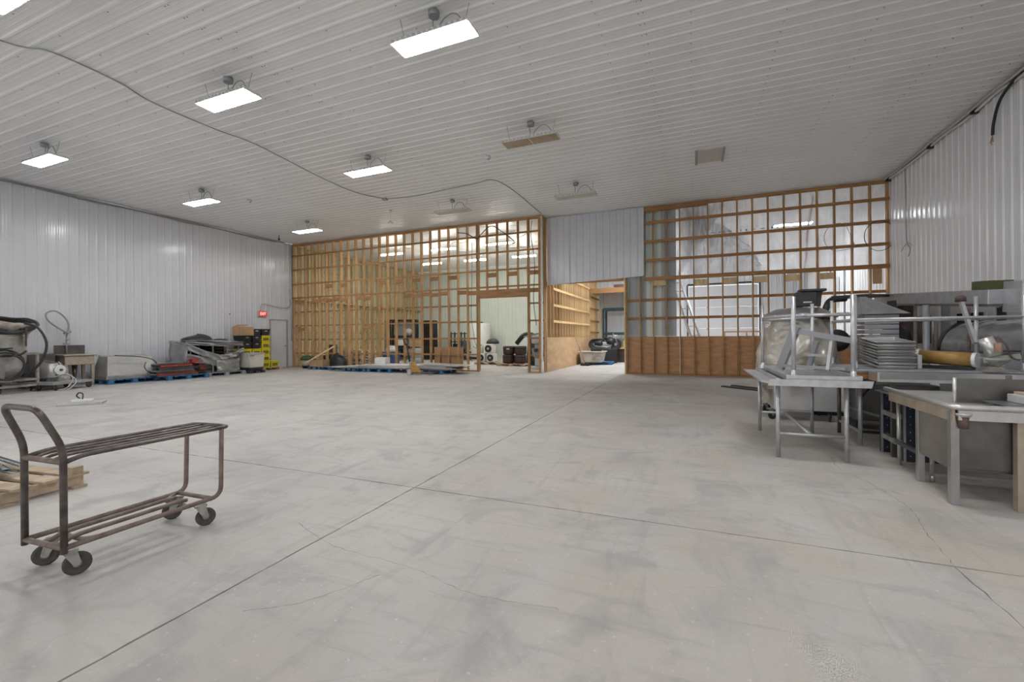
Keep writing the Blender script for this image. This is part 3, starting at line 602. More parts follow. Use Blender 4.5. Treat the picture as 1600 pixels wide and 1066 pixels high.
# ================================================================== things
def caster(parent, x, y, r=.05, h=None, ang=0, m='rubber', plate='zinc', wd=.03, name='caster'):
    h = h or r*2.4
    mx = Matrix.Translation((x,y,0)) @ Matrix.Rotation(ang,4,'Z')
    mb = MB()
    mb.box(-.035,.035,-.03,.03,h-.012,h, mx)
    for s in (-1,1):
        mb.add([(-.03,s*(wd/2+.004),h-.012),(.03,s*(wd/2+.004),h-.012),(.045,s*(wd/2+.004),r+.01),(.02,s*(wd/2+.004),r-.014),
                (-.03,s*(wd/2+.008),h-.012),(.03,s*(wd/2+.008),h-.012),(.045,s*(wd/2+.008),r+.01),(.02,s*(wd/2+.008),r-.014)],
               [(0,3,2,1),(4,5,6,7),(0,1,5,4),(1,2,6,5),(2,3,7,6),(3,0,4,7)], False, mx)
    c = obj(name, mb, plate, parent)
    q = mx @ Matrix.Translation((.03,0,r)) @ Matrix.Rotation(PI/2,4,'X')
    obj('wheel', MB().lathe([(r*.62,-wd/2*.7),(r*.8,-wd/2),(r*.95,-wd/2*.9),(r,-wd/2*.5),(r,wd/2*.5),(r*.95,wd/2*.9),(r*.8,wd/2),(r*.62,wd/2*.7)],(0,0,0),22,q), m, c)
    obj('hub', MB().lathe([(.008,-wd/2-.012),(.012,-wd/2-.006),(.02,-wd/2),(.02,wd/2),(.012,wd/2+.006),(.008,wd/2+.012)],(0,0,0),10,q), plate, c)
    return c
# ---------------------------------------------------------------- tube cart in the foreground
ct = thing('tube_cart', 'brown steel tube cart with slatted shelves on four casters in the foreground', 'cart', (-3.33,1.25,0))
xa, xb = -.175, .175; r = .0148; ZL, ZU = .175, .66
for s, yo in ((xa,0),(xb,.02)):
    pts = [(s,yo,ZL-.03),(s,yo,.72),(s,yo-.10,.925)]
    pass
hp = fillet([(xa,0,ZL-.03),(xa,0,.715),(xa,-.085,.945),(xb,-.075,.945),(xb,.025,.715),(xb,.025,ZL-.03)], .07, 6)
obj('handle_frame', MB().tube(hp, r*1.12, 14), 'tube', ct)
for s, yo in ((xa,.0),(xb,.025)):
    L_ = .885
    obj('side_tube', MB().tube(fillet([(s,yo,ZL),(s,yo+L_-.03,ZL),(s*.99,yo+L_-.02,ZU-.006)],.07,6), r, 12), 'tube_rust', ct)
obj('shelf_rim', MB().tube(fillet([(xa+.005,0,ZU-.02),(xa,.09,ZU),(xa,.91,ZU),(xa+.06,.93,ZU),(xb-.06,.95,ZU),(xb,.93,ZU),(xb,.11,ZU),(xb+.0,.03,ZU-.022)],.06,5), r*.9, 12), 'tube', ct)
obj('cross_tube', MB().tube([(xa,0,ZU-.02),(xb,.022,ZU-.02)], r, 12), 'tube_rust', ct)
for i in range(3):
    xx = xa+.0875*(i+1); obj('shelf_slat', MB().tube(smooth_path([(xx,.01,ZU-.02),(xx,.08,ZU),(xx,.3,ZU),(xx,.85,ZU),(xx,.905,ZU)],3), r*.6, 10), 'tube', ct)
obj('cross_tube', MB().tube([(xa,0,ZL),(xb,.022,ZL)], r, 12), 'tube_rust', ct)
obj('cross_tube', MB().tube([(xa,.80,ZL),(xb,.815,ZL)], r, 12), 'tube_rust', ct)
for i in range(2):
    xx = xa+.1165*(i+1); obj('lower_slat', MB().tube(smooth_path([(xx,.02,ZL-.012),(xx,.07,ZL-.008),(xx,.14,ZL+.012),(xx,.4,ZL+.012),(xx,.66,ZL+.012),(xx,.72,ZL+.004)],3), r*.9, 10), 'tube_rust', ct)
for yo, sg in ((.14,1),(.68,-1)):
    obj('bowed_brace', MB().tube(smooth_path([(xa,yo-.05*sg+.05,ZL),(xa+.08,yo,ZL-.01),(0,yo-.01*sg,ZL-.008),(xb-.08,yo,ZL-.01),(xb,yo+.05*sg+.0,ZL)],4), r*.85, 10), 'tube_rust', ct)
caster(ct, -.13,.10,.060,.150,-2.2,'rubber_grey'); caster(ct, .145,.06,.062,.150,1.25,'rubber_grey')
caster(ct, -.15,.78,.060,.150,-2.3,'rubber_grey'); caster(ct, .155,.75,.060,.150,1.2,'rubber_grey')
# ---------------------------------------------------------------- pallets
def pallet(name, label, x, y, rz=0, m='pallet_blue', L=1.2, W=1.0, h=.13, group=None, z=0):
    t = thing('pallet', label, 'pallet', (x,y,z), rz, group)
    n = 7
    bm_ = MB().box(-L/2,-L/2+L/n*.78,-W/2,W/2,h-.02,h).mesh('deck_board', m)
    for i in range(n): obj('deck_board', bm_, None, t, (L/n*i+L/n*.11,0,0))
    bl = MB().box(-.07,.07,-.05,.05,.018,h-.04).mesh('block', m)
    for a in (-L/2+.07,0,L/2-.07):
        obj('stringer', MB().box(a-.06,a+.06,-W/2,W/2,h-.04,h-.02), m, t)
        for b in (-W/2+.05,0,W/2-.05): obj('block', bl, None, t, (a,b,0))
    for b in (-W/2+.05,0,W/2-.05): obj('bottom_board', MB().box(-L/2,L/2,b-.05,b+.05,0,.018), m, t)
    return t
# natural pallet with galvanised strips, left edge of the picture
# top corner (-4.96,2.08), runs to -x
pn = thing('pallet', 'bare wood pallet under metal strips at the left edge of the photo', 'pallet', (-5.55,1.62,0), .12)
for k in range(6): obj('deck_board', MB().box(-.66+.0,.60,-.5+.19*k-.065,-.5+.19*k+.065,.105,.125), 'pallet', pn)
for x_ in (-.6,0.,.53): obj('stringer', MB().box(x_-.02,x_+.02,-.55,.5,.02,.104), 'pallet', pn)
for k in (0,2.5,5): obj('bottom_board', MB().box(-.66,.60,-.5+.19*k-.05,-.5+.19*k+.05,0,.019), 'pallet', pn)
obj('end_block', MB().box(.50,.585,.40,.48,.126,.185), 'pallet', pn)
rs = random.Random(4)
me_st = MB().box(-.55,.55,-.022,.022,0,.003).box(-.55,.55,-.024,-.020,0,.014).box(-.55,.55,.020,.024,0,.014).mesh('metal_strip','galv')
for k in range(16):
    xx = -6.05+rs.uniform(-.25,.22) - .03; yy_ = 1.20+.055*k+rs.uniform(-.02,.02)
    o = obj('metal_strip', me_st, None, None, (xx,yy_,.1265+.0035*k+.015*(k%3)), (0,0,-.12+.13*math.sin(k*1.7)))
    tag(o, 'galvanised metal strip in the loose heap on the bare wood pallet', 'metal strip', 'galvanised strips on the bare wood pallet')
# ---------------------------------------------------------------- light fixture lying on the floor
t = thing('fallen_light', 'white light fixture lying on the floor before the sink', 'light fixture', (-11.5,4.95,0), .95)
obj('diffuser_plate', MB().hexa([(-.34,-.19,.0),(.34,-.19,.0),(.34,.19,.0),(-.34,.19,.0),(-.34,-.19,.045),(.34,-.19,.045),(.34,.19,.045),(-.34,.19,.045)]), 'grey_l', t, bevel=.008)
obj('driver_housing', MB().box(-.16,.16,-.06,.06,.046,.10), 'white', t, bevel=.01)
obj('cord_loop', MB().tube(smooth_path([(0,0,.10),(.0,.03,.20),(-.06,.04,.23),(-.09,.02,.17),(-.04,0,.12)]),.012,6), 'black', t)
# ---------------------------------------------------------------- kettle cart at far left
kc = thing('kettle_cart', 'dirty wheeled frame holding a large steel kettle at the left photo edge', 'cart', (-16.0,5.28,0), .25)
fr = [(-.62,-.42),(.52,-.42),(.52,.42),(-.62,.42)]
for i, (a, b) in enumerate(fr):
    obj('post', MB().box(a-.025,a+.025,b-.025,b+.025,.14,.98), 'grime', kc)
    c, d = fr[(i+1)%4]
    for z in (.17,.32,.97): obj('rail', MB().bar((a,b,z),(c,d,z),.05,.05), 'grime', kc)
    caster(kc, a, b, .075, .16, i*.9, 'rubber', 'rust')
obj('kettle', MB().lathe([(.20,.40),(.36,.48),(.44,.62),(.46,.85),(.46,1.30),(.50,1.40),(.50,1.46),(.44,1.47)],(0,0,0),28), 'white_dirty', kc)
obj('collar', MB().lathe([(.49,1.46),(.62,1.62),(.62,1.74),(.58,1.74),(.58,1.63),(.45,1.48)],(0,0,0),28,cap=False), 'grime', kc)
obj('contents', MB().surf(lambda u,v: ((.57*v)*math.cos(2*PI*u),(.57*v)*math.sin(2*PI*u),1.80-.10*v+.04*math.sin(17*u)*math.cos(9*v)*v),24,6), 'debris', kc)
obj('control_box', MB().box(.30,.54,-.60,-.45,.42,.86), 'cream', kc, bevel=.01); obj('motor', MB().cyl((-.2,-.5,.45),(.2,-.5,.45),.13,14), 'rust', kc)
obj('pump', MB().cyl((.05,-.62,.36),(.05,-.40,.36),.12,14), 'grime', kc); obj('skirt', MB().box(-.60,.10,-.44,-.43,.40,.95), 'cream', kc)
obj('white_bucket', MB().lathe([(.13,.36),(.16,.66),(.165,.66)],(.30,-.25,0),16), 'white', kc)
obj('bracket', MB().bar((.50,.2,1.2),(.66,.1,1.62),.03,.2), 'rust', kc); obj('drum_label', MB().box(-.58,-.35,-.446,-.441,.5,.8), 'black', kc)
hs = thing('hose_coil', 'thick black hose coiled on top of the steel kettle', 'hose', (-16.0,5.28,0), .25)
pts = []
for k in range(60):
    a = k*.42; rr = .62+.05*math.sin(k*.9); pts.append((rr*math.cos(a), rr*math.sin(a), 1.70-.15*math.cos(a+.59)+.06*math.sin(k*.37)+.02*math.sin(k*2.1)))
obj('coil', MB().tube(smooth_path(pts,3), .030, 8), 'black', hs)
def fr_pt(t, z, o=0): return (.50+.56*t+.83*o, -.42+.83*t-.56*o, z)
obj('hanging_loop', MB().tube(smooth_path([fr_pt(.50,1.74,-.2),fr_pt(.72,1.62,-.1),fr_pt(.86,1.25),fr_pt(.80,.85),fr_pt(.62,.55),fr_pt(.45,.42)],6), .028, 8), 'black', hs)
for k in range(3):
    rr = .34-.025*k; obj('ring', MB().tube([fr_pt(.16+.03*k+rr*math.cos(a)*.95, .72-.03*k+rr*1.05*math.sin(a), .06+.05*k) for a in [q*2*PI/28 for q in range(28)]], .024, 8, closed=True), 'black', hs)
obj('cross_hose', MB().tube(smooth_path([fr_pt(-.8,1.05,.1),fr_pt(-.3,1.0,.12),fr_pt(.1,.93,.14),fr_pt(.4,.96,.12),fr_pt(.52,1.05,.08)],6), .024, 8), 'black', hs)
obj('cross_hose', MB().tube(smooth_path([fr_pt(-.8,1.12,.1),fr_pt(-.2,1.1,.1),fr_pt(.3,1.12,.1)],6), .018, 8), 'black', hs)
# ---------------------------------------------------------------- flat dolly with motor
dl = thing('platform_dolly', 'low blue-grey platform dolly between the kettle cart and the sink', 'dolly', (-15.72,6.30,0), .3)
obj('deck', MB().box(-.42,.42,-.5,.5,.15,.22), 'grey', dl, bevel=.01)
for a in (-.34,.34):
    for b in (-.4,.4): caster(dl, a, b, .06, .15, a+b, 'rubber', 'rust')
mo = thing('motor_unit', 'grimy motor with white pulley wrapped in film on the dolly', 'motor', (-15.82,6.26,.221), .3)
obj('motor_body', MB().cyl((-.15,.0,.24),(.18,.0,.24),.16,16), 'grime', mo); obj('foot', MB().box(-.2,.25,-.15,.15,.001,.08), 'grime', mo)
obj('pulley', MB().cyl((.24,-.12,.30),(.29,-.12,.30),.13,20), 'white', mo); obj('shaft', MB().cyl((.14,-.12,.30),(.33,-.12,.30),.03,10), 'rust', mo)
obj('film_cover', MB().surf(lambda u,v: (-.1+.36*math.cos(2*PI*u)*(1-.55*v), .30*math.sin(2*PI*u)*(1-.4*v)-.0, .05+.46*v+.05*math.sin(9*u+3*v)), 20, 8), 'film_g', mo)
obj('gearbox', MB().box(-.35,-.1,-.2,.2,.001,.34), 'rust', mo, bevel=.02)
wire('cable', [(-15.42,6.1,.35),(-15.3,6.25,.42),(-15.2,6.35,.3),(-15.15,6.2,.06),(-15.3,6.0,.01),(-15.45,5.95,.012)], .012, 'grey_l', 'pale loose cable hanging off the front of the dolly')
wire('cable', [(-15.42,6.15,.33),(-15.26,6.32,.36),(-15.16,6.4,.22),(-15.12,6.25,.04),(-15.3,6.1,.03)], .012, 'grey_l', 'second pale cable beside the first at the dolly front')
# ---------------------------------------------------------------- sink with sprayer
sk = thing('prep_sink', 'tan stained steel sink on legs with a tall sprayer by the left wall', 'sink', (-16.5,6.93,0))
obj('basin', MB().box(-.30,.30,-.33,.33,.60,.86), 'steel_tan', sk, bevel=.02); obj('rim', MB().box(-.34,.34,-.38,.38,.86,.90), 'steel_tan', sk, bevel=.012)
obj('backsplash', MB().box(-.37,-.33,-.30,.38,.86,1.16), 'steel_d', sk)
for a in (-.25,.25):
    for b in (-.30,.30): obj('leg', MB().hexa([(a-.025,b-.025,0),(a+.025,b-.025,0),(a+.025,b+.025,0),(a-.025,b+.025,0),(a-.04,b-.04,.62),(a+.04,b-.04,.62),(a+.04,b+.04,.62),(a-.04,b+.04,.62)]), 'steel_tan', sk)
obj('faucet', MB().cyl((-.30,-.05,.90),(-.30,-.05,1.42),.02,10).cyl((-.30,-.05,1.3),(-.15,-.05,1.33),.014,8).cyl((-.30,-.13,1.2),(-.30,.03,1.2),.014,8), 'steel', sk)
obj('drain_pipe', MB().lathe([(.03,.1),(.06,.59)],(0,0,0),12), 'steel_d', sk)
obj('spray_hose', MB().tube(smooth_path([(-.30,-.05,1.42),(-.30,-.0,1.75),(-.28,-.12,2.0),(-.26,-.32,2.14),(-.25,-.5,2.05),(-.25,-.45,1.85),(-.25,-.2,1.62),(-.25,-.02,1.5)],6),.022,8), 'grey', sk)
obj('spray_valve', MB().cyl((-.27,-.12,1.50),(-.27,.04,1.56),.03,8), 'zinc', sk)
cb = thing('low_cabinet', 'dark steel cabinet standing behind the sink and dolly', 'cabinet', (-16.72,6.25,0)); obj('body', MB().box(-.25,.25,-.32,.26,.0,.94), 'steel_d', cb, bevel=.01); obj('door', MB().box(.251,.262,-.28,.22,.1,.88), 'steel_d', cb)
# ---------------------------------------------------------------- steel hood on blue pallet
pallet('', 'blue pallet under the upturned grey steel hood', -16.15, 8.02, PI/2, 'pallet_blue', 1.34, .9)
hd = thing('exhaust_hood', 'upturned grey stainless exhaust hood lying on a blue pallet', 'hood', (-16.25,8.04,.131))
z0, z1 = .10,.68
obj('hood_body', MB().hexa([(-.42,-.66,z0),(.42,-.66,z0),(.42,.66,z0),(-.42,.66,z0),(-.36,-.50,z1),(.10,-.50,z1),(.10,.64,z1),(-.36,.64,z1)]), 'grey_m', hd, bevel=.01)
obj('rim', MB().box(-.46,.46,-.70,.68,.0,.10), 'steel', hd, bevel=.01)
obj('top_lip', MB().box(-.38,-.30,-.5,.7,z1,z1+.03), 'grey_l', hd)
wire('cable', [(-15.9,7.6,.842),(-15.85,8.3,.76),(-15.70,8.55,.62),(-15.72,8.6,.4),(-15.74,8.4,.30),(-15.74,8.28,.45),(-15.80,8.35,.6)], .013, 'black', 'black cable looping over the right end of the steel hood')
# ---------------------------------------------------------------- red and grey racks on pallet
pallet('', 'blue pallet with flat red and grey rack parts on it', -15.85, 9.36, PI/2, 'pallet_blue', 1.3, 1.0)
rr_ = random.Random(11)
for k in range(8):
    t = thing('rack_beam', 'flat grey and red rack shelf lying in the low stack on the blue pallet', 'rack part', (-15.85+rr_.uniform(-.08,.08), 9.12+rr_.uniform(-.1,.06), .131+.052*k), rr_.uniform(-.05,.05), 'rack shelves in the low stack')
    obj('shelf', MB().box(-.36,.36,-.66+.02*k,.58-.035*k,0.004,.036), 'grey' if k % 2 else 'black', t); obj('front_edge', MB().box(.362,.40,-.66+.02*k,.60-.035*k,0.0,.048), 'red' if k in (1,6) else 'steel_d', t)
for i, (a, b, z) in enumerate(((9.62,.18,.55),(9.86,.2,.30),(9.95,-.02,.38))):
    tag(obj('rack_bracket', MB().box(-.05,.3,-.09,.09,0,.12).bar((0,-.1,.02),(.3,.2,.10),.05,.03).bar((.1,.1,0),(.25,-.2,.1),.04,.03), 'red', None, (-15.95+b,a,z-.02)), ['red bracket on top of the low rack stack','lower red bracket at the pallet corner','middle red bracket among dark bars'][i], 'rack part')
for i in range(5):
    tag(obj('rack_bar', MB().bar((0,0,.02),(.55-.06*i,.62,.03+.02*i),.05,.04), 'black', None, (-16.1+.12*i,9.42,.132+.05*i)), ('lowest','second lowest','middle','second highest','highest')[i]+' black bar heaped at the right end of the rack pallet', 'rack part', 'black bars on the rack pallet')
# ---------------------------------------------------------------- wrapped pallet
pallet('', 'grey plastic pallet under the film-wrapped load', -16.05, 10.73, PI/2, 'pallet_grey', 1.42, 1.15)
wp = thing('wrapped_load', 'tall load of racks bound in grey stretch film on a grey pallet', 'wrapped pallet load', (-16.08,10.45,.131))
for k in range(7): obj('stacked_tray', MB().box(-.42,.42,.02,.78,.002+.085*k,.06+.085*k), 'steel_d' if k % 2 else 'steel', wp, bevel=.006)
for k in range(7): obj('side_tray', MB().box(-.40,.36,-.74,-.04,.002+.082*k,.065+.082*k), 'black' if k % 2 else 'steel_d', wp, bevel=.006)
obj('top_board', MB().box(-.45,.42,-1.02,.40,1.02,1.08), 'grey', wp); obj('top_board', MB().box(-.45,.42,.1,1.0,.98,1.02), 'red', wp)
for b in (-.85,-.1,.42,.84): obj('upright', MB().box(.36,.40,b-.02,b+.02,.01,1.0), 'steel', wp)
for b in (-.85,-.1,.42,.84): obj('upright', MB().box(-.40,-.36,b-.02,b+.02,.01,1.0), 'steel', wp)
for z in (.70,.82,.90): obj('inner_shelf', MB().box(-.36,.36,.0,.9,z,z+.025), 'black', wp)
obj('back_panel', MB().box(-.42,-.40,-.9,.9,.05,1.0), 'black', wp)
def band(za, zb, y0, y1, sag, x=.47):
    return MB().surf(lambda u,v: (x+.02*math.sin(14*u+6*v)+.03*math.sin(5*u)+.03*mnoise.noise(Vector((6*u,9*v,x*7))), y0+(y1-y0)*u, (za[0]+(za[1]-za[0])*u) + v*((zb[0]-za[0])+((zb[1]-za[1])-(zb[0]-za[0]))*u) - sag*math.sin(PI*u)+.012*math.sin(22*v+5*u)), 26, 10)
obj('film_band', band((.98,.92),(1.10,1.06),-1.04,1.0,.03), 'wrap', wp, solid=.004)
obj('film_band', band((.80,.25),(1.04,.50),-1.0,.55,.05), 'wrap', wp, solid=.004)
obj('film_band', band((.40,.18),(.70,.42),-1.0,.3,.0,.44), 'wrap', wp, solid=.004)
obj('film_band', band((.42,.68),(.62,.84),.1,1.0,.05,.49), 'wrap', wp, solid=.004)
obj('film_band', band((.03,.05),(.42,.45),.0,.86,.0,.455), 'film_g', wp)
obj('film_band', MB().surf(lambda u,v: (-.45+.93*u, -1.02+.02*math.sin(9*u+8*v), .28+.78*v), 8, 8), 'wrap', wp, solid=.004)
obj('film_band', MB().surf(lambda u,v: (-.48+.97*u, -1.05+2.05*v, 1.09+.035*math.sin(7*u+5*v)), 12, 24), 'wrap', wp, solid=.006)
dk = obj('dark_cushion', MB().surf(lambda u,v: (-16.15+.36*math.cos(2*PI*u)*math.cos(v*PI/2), 10.1+.42*math.sin(2*PI*u)*math.cos(v*PI/2)*(1.2), 1.262+.20*math.sin(v*PI/2)*(1+.2*math.sin(2*PI*u)) ), 22, 8), 'black'); tag(dk, 'dark grey cushion lying on top of the film-wrapped load', 'cushion')
dk = obj('dark_cushion', MB().surf(lambda u,v: (-16.2+.25*math.cos(2*PI*u)*math.cos(v*PI/2), 10.95+.25*math.sin(2*PI*u)*math.cos(v*PI/2), 1.262+.06*math.sin(v*PI/2)), 18, 6), 'black'); tag(dk, 'flat black pad at the right end of the wrapped load', 'cushion')
# ---------------------------------------------------------------- freezer, totes, box
pallet('', 'black plastic pallet under the cream chest unit', -15.70, 11.80, PI/2, 'pallet_black', .66, .72, .10)
fz = thing('chest_unit', 'cream metal chest with lip standing before the yellow totes', 'freezer', (-15.70,11.78,.101))
obj('body', MB().hexa([(-.35,-.28,.12),(.35,-.28,.12),(.35,.28,.12),(-.35,.28,.12),(-.35,-.32,.64),(.37,-.32,.64),(.37,.32,.64),(-.35,.32,.64)]), 'cream', fz, bevel=.01)
obj('base', MB().hexa([(-.30,-.22,.002),(.28,-.22,.002),(.28,.22,.002),(-.30,.22,.002),(-.35,-.30,.12),(.36,-.30,.12),(.36,.31,.12),(-.35,.31,.12)]), 'steel_d', fz); obj('lip', MB().box(-.37,.39,-.33,.33,.64,.665), 'grey_l', fz)
obj('handle', MB().box(.372,.40,-.28,-.15,.56,.58), 'black', fz)
pallet('', 'wood pallet under the stacks of yellow and black totes', -16.50, 12.68, PI/2, 'pallet', 1.72, .82, .12)
def tote(y, z, m, label, x=-16.50):
    t = thing('tote', label, 'tote', (x,y,z))
    obj('bin', MB().hexa([(-.26,-.165,.0),(.26,-.165,.0),(.26,.165,.0),(-.26,.165,.0),(-.28,-.19,.255),(.28,-.19,.255),(.28,.19,.255),(-.28,.19,.255)]), m, t, bevel=.008)
    obj('rim', MB().box(-.295,.295,-.20,.20,.235,.262), m, t, bevel=.004)
    obj('hand_slot' if m == 'black' else 'print', MB().box(.281,.286,-.06,.06,.16,.20) if m == 'black' else MB().box(.278,.283,-.13,.11,.06,.17), 'grey_l' if m == 'black' and z > 1.3 else 'label' if m == 'yellow' else 'grey', t)
hz = .2635
orde = ['bottom','second from the bottom','third from the bottom','fourth from the bottom','fifth from the bottom','top']
for ci, (yc, cols, nm) in enumerate(((12.05,'YYYBB','left stack, under the cardboard box'),(12.46,'YYYBBB','middle stack'),(12.87,'YYYYYB','right stack near the door'))):
    for k, c in enumerate(cols):
        last = k == len(cols)-1
        tote(yc, .121+hz*k, 'yellow' if c == 'Y' else 'black', ('yellow' if c == 'Y' else 'black')+' plastic tote, '+('top' if last else orde[k])+' of the '+nm)
tote(13.29, .121, 'yellow', 'single yellow tote low on the pallet beside the door')
bx = thing('cardboard_box', 'open cardboard box on the black totes beside the wrapped load', 'box', (-16.35,11.98,.121+hz*5+.002), .2)
obj('carton', MB().box(-.25,.25,-.27,.25,0,.33), 'card', bx); obj('flap', MB().hexa([(-.25,-.27,.33),(.25,-.27,.33),(.25,-.02,.42),(-.25,-.02,.42),(-.25,-.27,.335),(.25,-.27,.335),(.25,-.02,.425),(-.25,-.02,.425)]), 'card', bx)
# ---------------------------------------------------------------- in front of the left studs
br = thing('shop_bucket', 'small cream tub with dark green cloth on its rim in the far corner', 'bucket', (-15.55,14.35,0))
obj('tub', MB().lathe([(.16,.11),(.24,.22),(.27,.38),(.22,.38)],(0,0,0),18), 'cream', br); obj('cloth', MB().lathe([(.30,.36),(.28,.46),(.18,.54),(.02,.56)],(0,0,0),16), 'green', br); obj('foot', MB().box(-.2,-.1,-.1,.1,0,.13).box(.1,.2,-.1,.1,0,.13), 'black', br)
pallet('', 'blue pallet under the open crate in front of the left studs', -14.35, 14.28, -.1, 'pallet_blue', 1.35, .85, .12)
bx = thing('open_crate', 'open brown cardboard crate on a blue pallet at the left studs', 'crate', (-14.55,14.15,.121), -.1)
obj('front', MB().box(-.4,.4,-.27,-.25,0,.27), 'card', bx); obj('back', MB().box(-.4,.4,.25,.27,0,.27), 'card', bx); obj('end', MB().box(-.4,-.38,-.25,.25,0,.27), 'card', bx); obj('end', MB().box(.38,.4,-.25,.25,0,.24), 'card', bx); obj('bottom', MB().box(-.38,.38,-.25,.25,.0,.02), 'card', bx)
bg = obj('black_bag', MB().surf(lambda u,v: (-13.86+.45*math.cos(2*PI*u)*math.cos(v*PI/2), 14.38+.26*math.sin(2*PI*u)*math.cos(v*PI/2), .122+.50*math.sin(v*PI/2)**.7*(1-.12*math.cos(2*PI*u)+.06*math.sin(11*u))), 26, 10), 'black'); tag(bg, 'shiny black bag slumped beside the open cardboard crate', 'bag')
tag(obj('wood_stick', MB().bar((-14.95,13.75,.30),(-13.7,14.02,.98),.04,.05), 'wood_pale'), 'pale wood stick leaning over the open cardboard crate', 'stick')
# long panels on blue pallets
for i, x_ in enumerate((-12.2,-11.0,-8.75)): pallet('', ['blue pallet under the left end of the white panels','blue pallet under the middle of the white panels','blue pallet under the white panels behind the pallet jack'][i], x_, 13.95, .02, 'pallet_blue', 1.1, 1.0, .13)
rl_ = random.Random(21)
pl = ['lowest','second lowest','third lowest','middle','third highest','second highest','highest']
for k in range(7):
    L_ = 5.3-.25*k; z = .131+.022*k
    o = obj('white_sheet', MB().add([(u,v,0) for u, v in ((-L_/2,-.46),(L_/2,-.46),(L_/2,.46),(-L_/2,.46))]+[(u,v,.006) for u, v in ((-L_/2,-.46),(L_/2,-.46),(L_/2,.46),(-L_/2,.46))], [(0,3,2,1),(4,5,6,7),(0,1,5,4),(1,2,6,5),(2,3,7,6),(3,0,4,7)]).box(-L_/2,L_/2,-.45,-.42,.006,.019).box(-L_/2,L_/2,.42,.45,.006,.019), 'white' if k in (3,6) else 'grey_l', None, (-10.5+rl_.uniform(-.3,.3)+.12*k,13.95+rl_.uniform(-.08,.05),z), (0,0,rl_.uniform(-.03,.03)))
    tag(o, 'long white steel sheet, '+pl[k]+' of the flat stack before the studs', 'metal sheet')
for k, (x_, a, z) in enumerate(((-8.3,-.2,.287),(-8.1,.12,.30),(-8.6,-.1,.315))):
    tag(obj('white_sheet', MB().box(-.8,.8,-.4,.4,0,.008), 'sheet_wall', None, (x_,13.92,z), (.0,0.012*k,a)), 'short white sheet fanned at the right end of the flat stack, '+('lowest','middle','top')[k]+' one', 'metal sheet')
tag(obj('white_sheet', MB().surf(lambda u,v: (-13.6+1.6*u, 13.45+.5*v+.2*u, .16+.05*u+.35*max(0,u-.75)*v), 10, 6), 'white', None, solid=.006), 'bent white sheet end curling up at the left of the stack', 'metal sheet')
tag(obj('white_box', MB().box(-11.55,-11.05,13.9,14.2,.275,.53), 'white'), 'small white box standing on the flat stack of sheets', 'box')
# pallet jack
pj_ = thing('pallet_jack', 'yellow pallet jack with black handle parked before the white sheets', 'pallet jack', (-9.1,13.05,0), .12)
obj('body', MB().hexa([(-.10,-.12,.08),(.22,-.12,.08),(.22,.12,.08),(-.10,.12,.08),(-.10,-.07,.44),(-.02,-.07,.44),(-.02,.07,.44),(-.10,.07,.44)]), 'orange', pj_, bevel=.01)
obj('pump', MB().cyl((-.14,0,.12),(-.14,0,.45),.06,12), 'grey', pj_)
for s in (-.06,.06): obj('wheel', MB().cyl((-.16,s-.02,.09),(-.16,s+.02,.09),.09,16), 'grey_l', pj_)
obj('handle_shaft', MB().tube([(-.16,0,.3),(-.30,0,1.08)],.028,10), 'black', pj_)
obj('handle_loop', MB().tube(fillet([(-.29,0,1.02),(-.31,.14,1.10),(-.34,.17,1.26),(-.34,-.17,1.26),(-.31,-.14,1.10),(-.29,0,1.02)],.06,4),.02,8), 'black', pj_)
for s in (-.2,.2): obj('fork', MB().box(.2,.8,s-.07,s+.07,.05,.09), 'rust', pj_)
tag(obj('fibreboard_sheet', MB().box(-9.62,-8.32,15.16,15.20,.0,.92), 'card', None), 'brown board standing on edge behind the left studs', 'board')
# ---------------------------------------------------------------- left room contents
tk = thing('white_tank', 'tall white cylindrical tank on a dark base beyond the stud doorway', 'tank', (-11.75,23.5,0))
obj('base', MB().box(-.75,.75,-.6,.6,0,.13), 'black', tk); obj('shell', MB().lathe([(.58,.131),(.62,.18),(.62,2.0),(.55,2.1),(.2,2.14),(.0,2.14)],(0,0,0),32), 'white', tk); obj('lid', MB().lathe([(.2,2.14),(.2,2.2),(.0,2.21)],(0,0,0),16), 'black', tk)
pallet('', 'small wood pallet under the white fan units', -9.0, 19.1, .1, 'pallet', 1.3, .9, .12)
for i, (x_, z, s) in enumerate(((-9.35,.121,.20),(-8.85,.121,.20),(-8.95,.53,.22),(-9.4,.53,.17))):
    t = thing('fan_unit', ['white fan unit with black face, lower left on the pallet','white fan unit with black face, lower right on the pallet','white fan unit with black face, upper right of the pile','small cream canister on top of the left fan unit'][i], 'fan', (x_,18.95,z))
    if i < 3:
        obj('case', MB().box(-s*1.05,s*1.05,-.15,.2,0,s*2), 'white', t, bevel=.03)
        obj('grille', MB().cyl((0,-.19,s),(0,-.152,s),s*.78,20), 'black', t); obj('hub', MB().cyl((0,-.2,s),(0,-.191,s),s*.25,12), 'grey_l', t)
    else: obj('case', MB().lathe([(.10,0),(.12,.05),(.12,.3),(.05,.36),(0,.36)],(0,0,0),14), 'cream', t); obj('cap', MB().cyl((0,0,.36),(0,0,.39),.04,8), 'green', t)
tag(obj('black_dome', MB().lathe([(.0,.26),(.2,.22),(.3,.1),(.32,0)],(-8.9,19.2,.975),20), 'black'), 'black dome lid resting on the upper fan unit', 'lid')
pallet('', 'wood pallet under the brown barrels', -7.42, 18.35, -.05, 'pallet', 1.35, .95, .11)
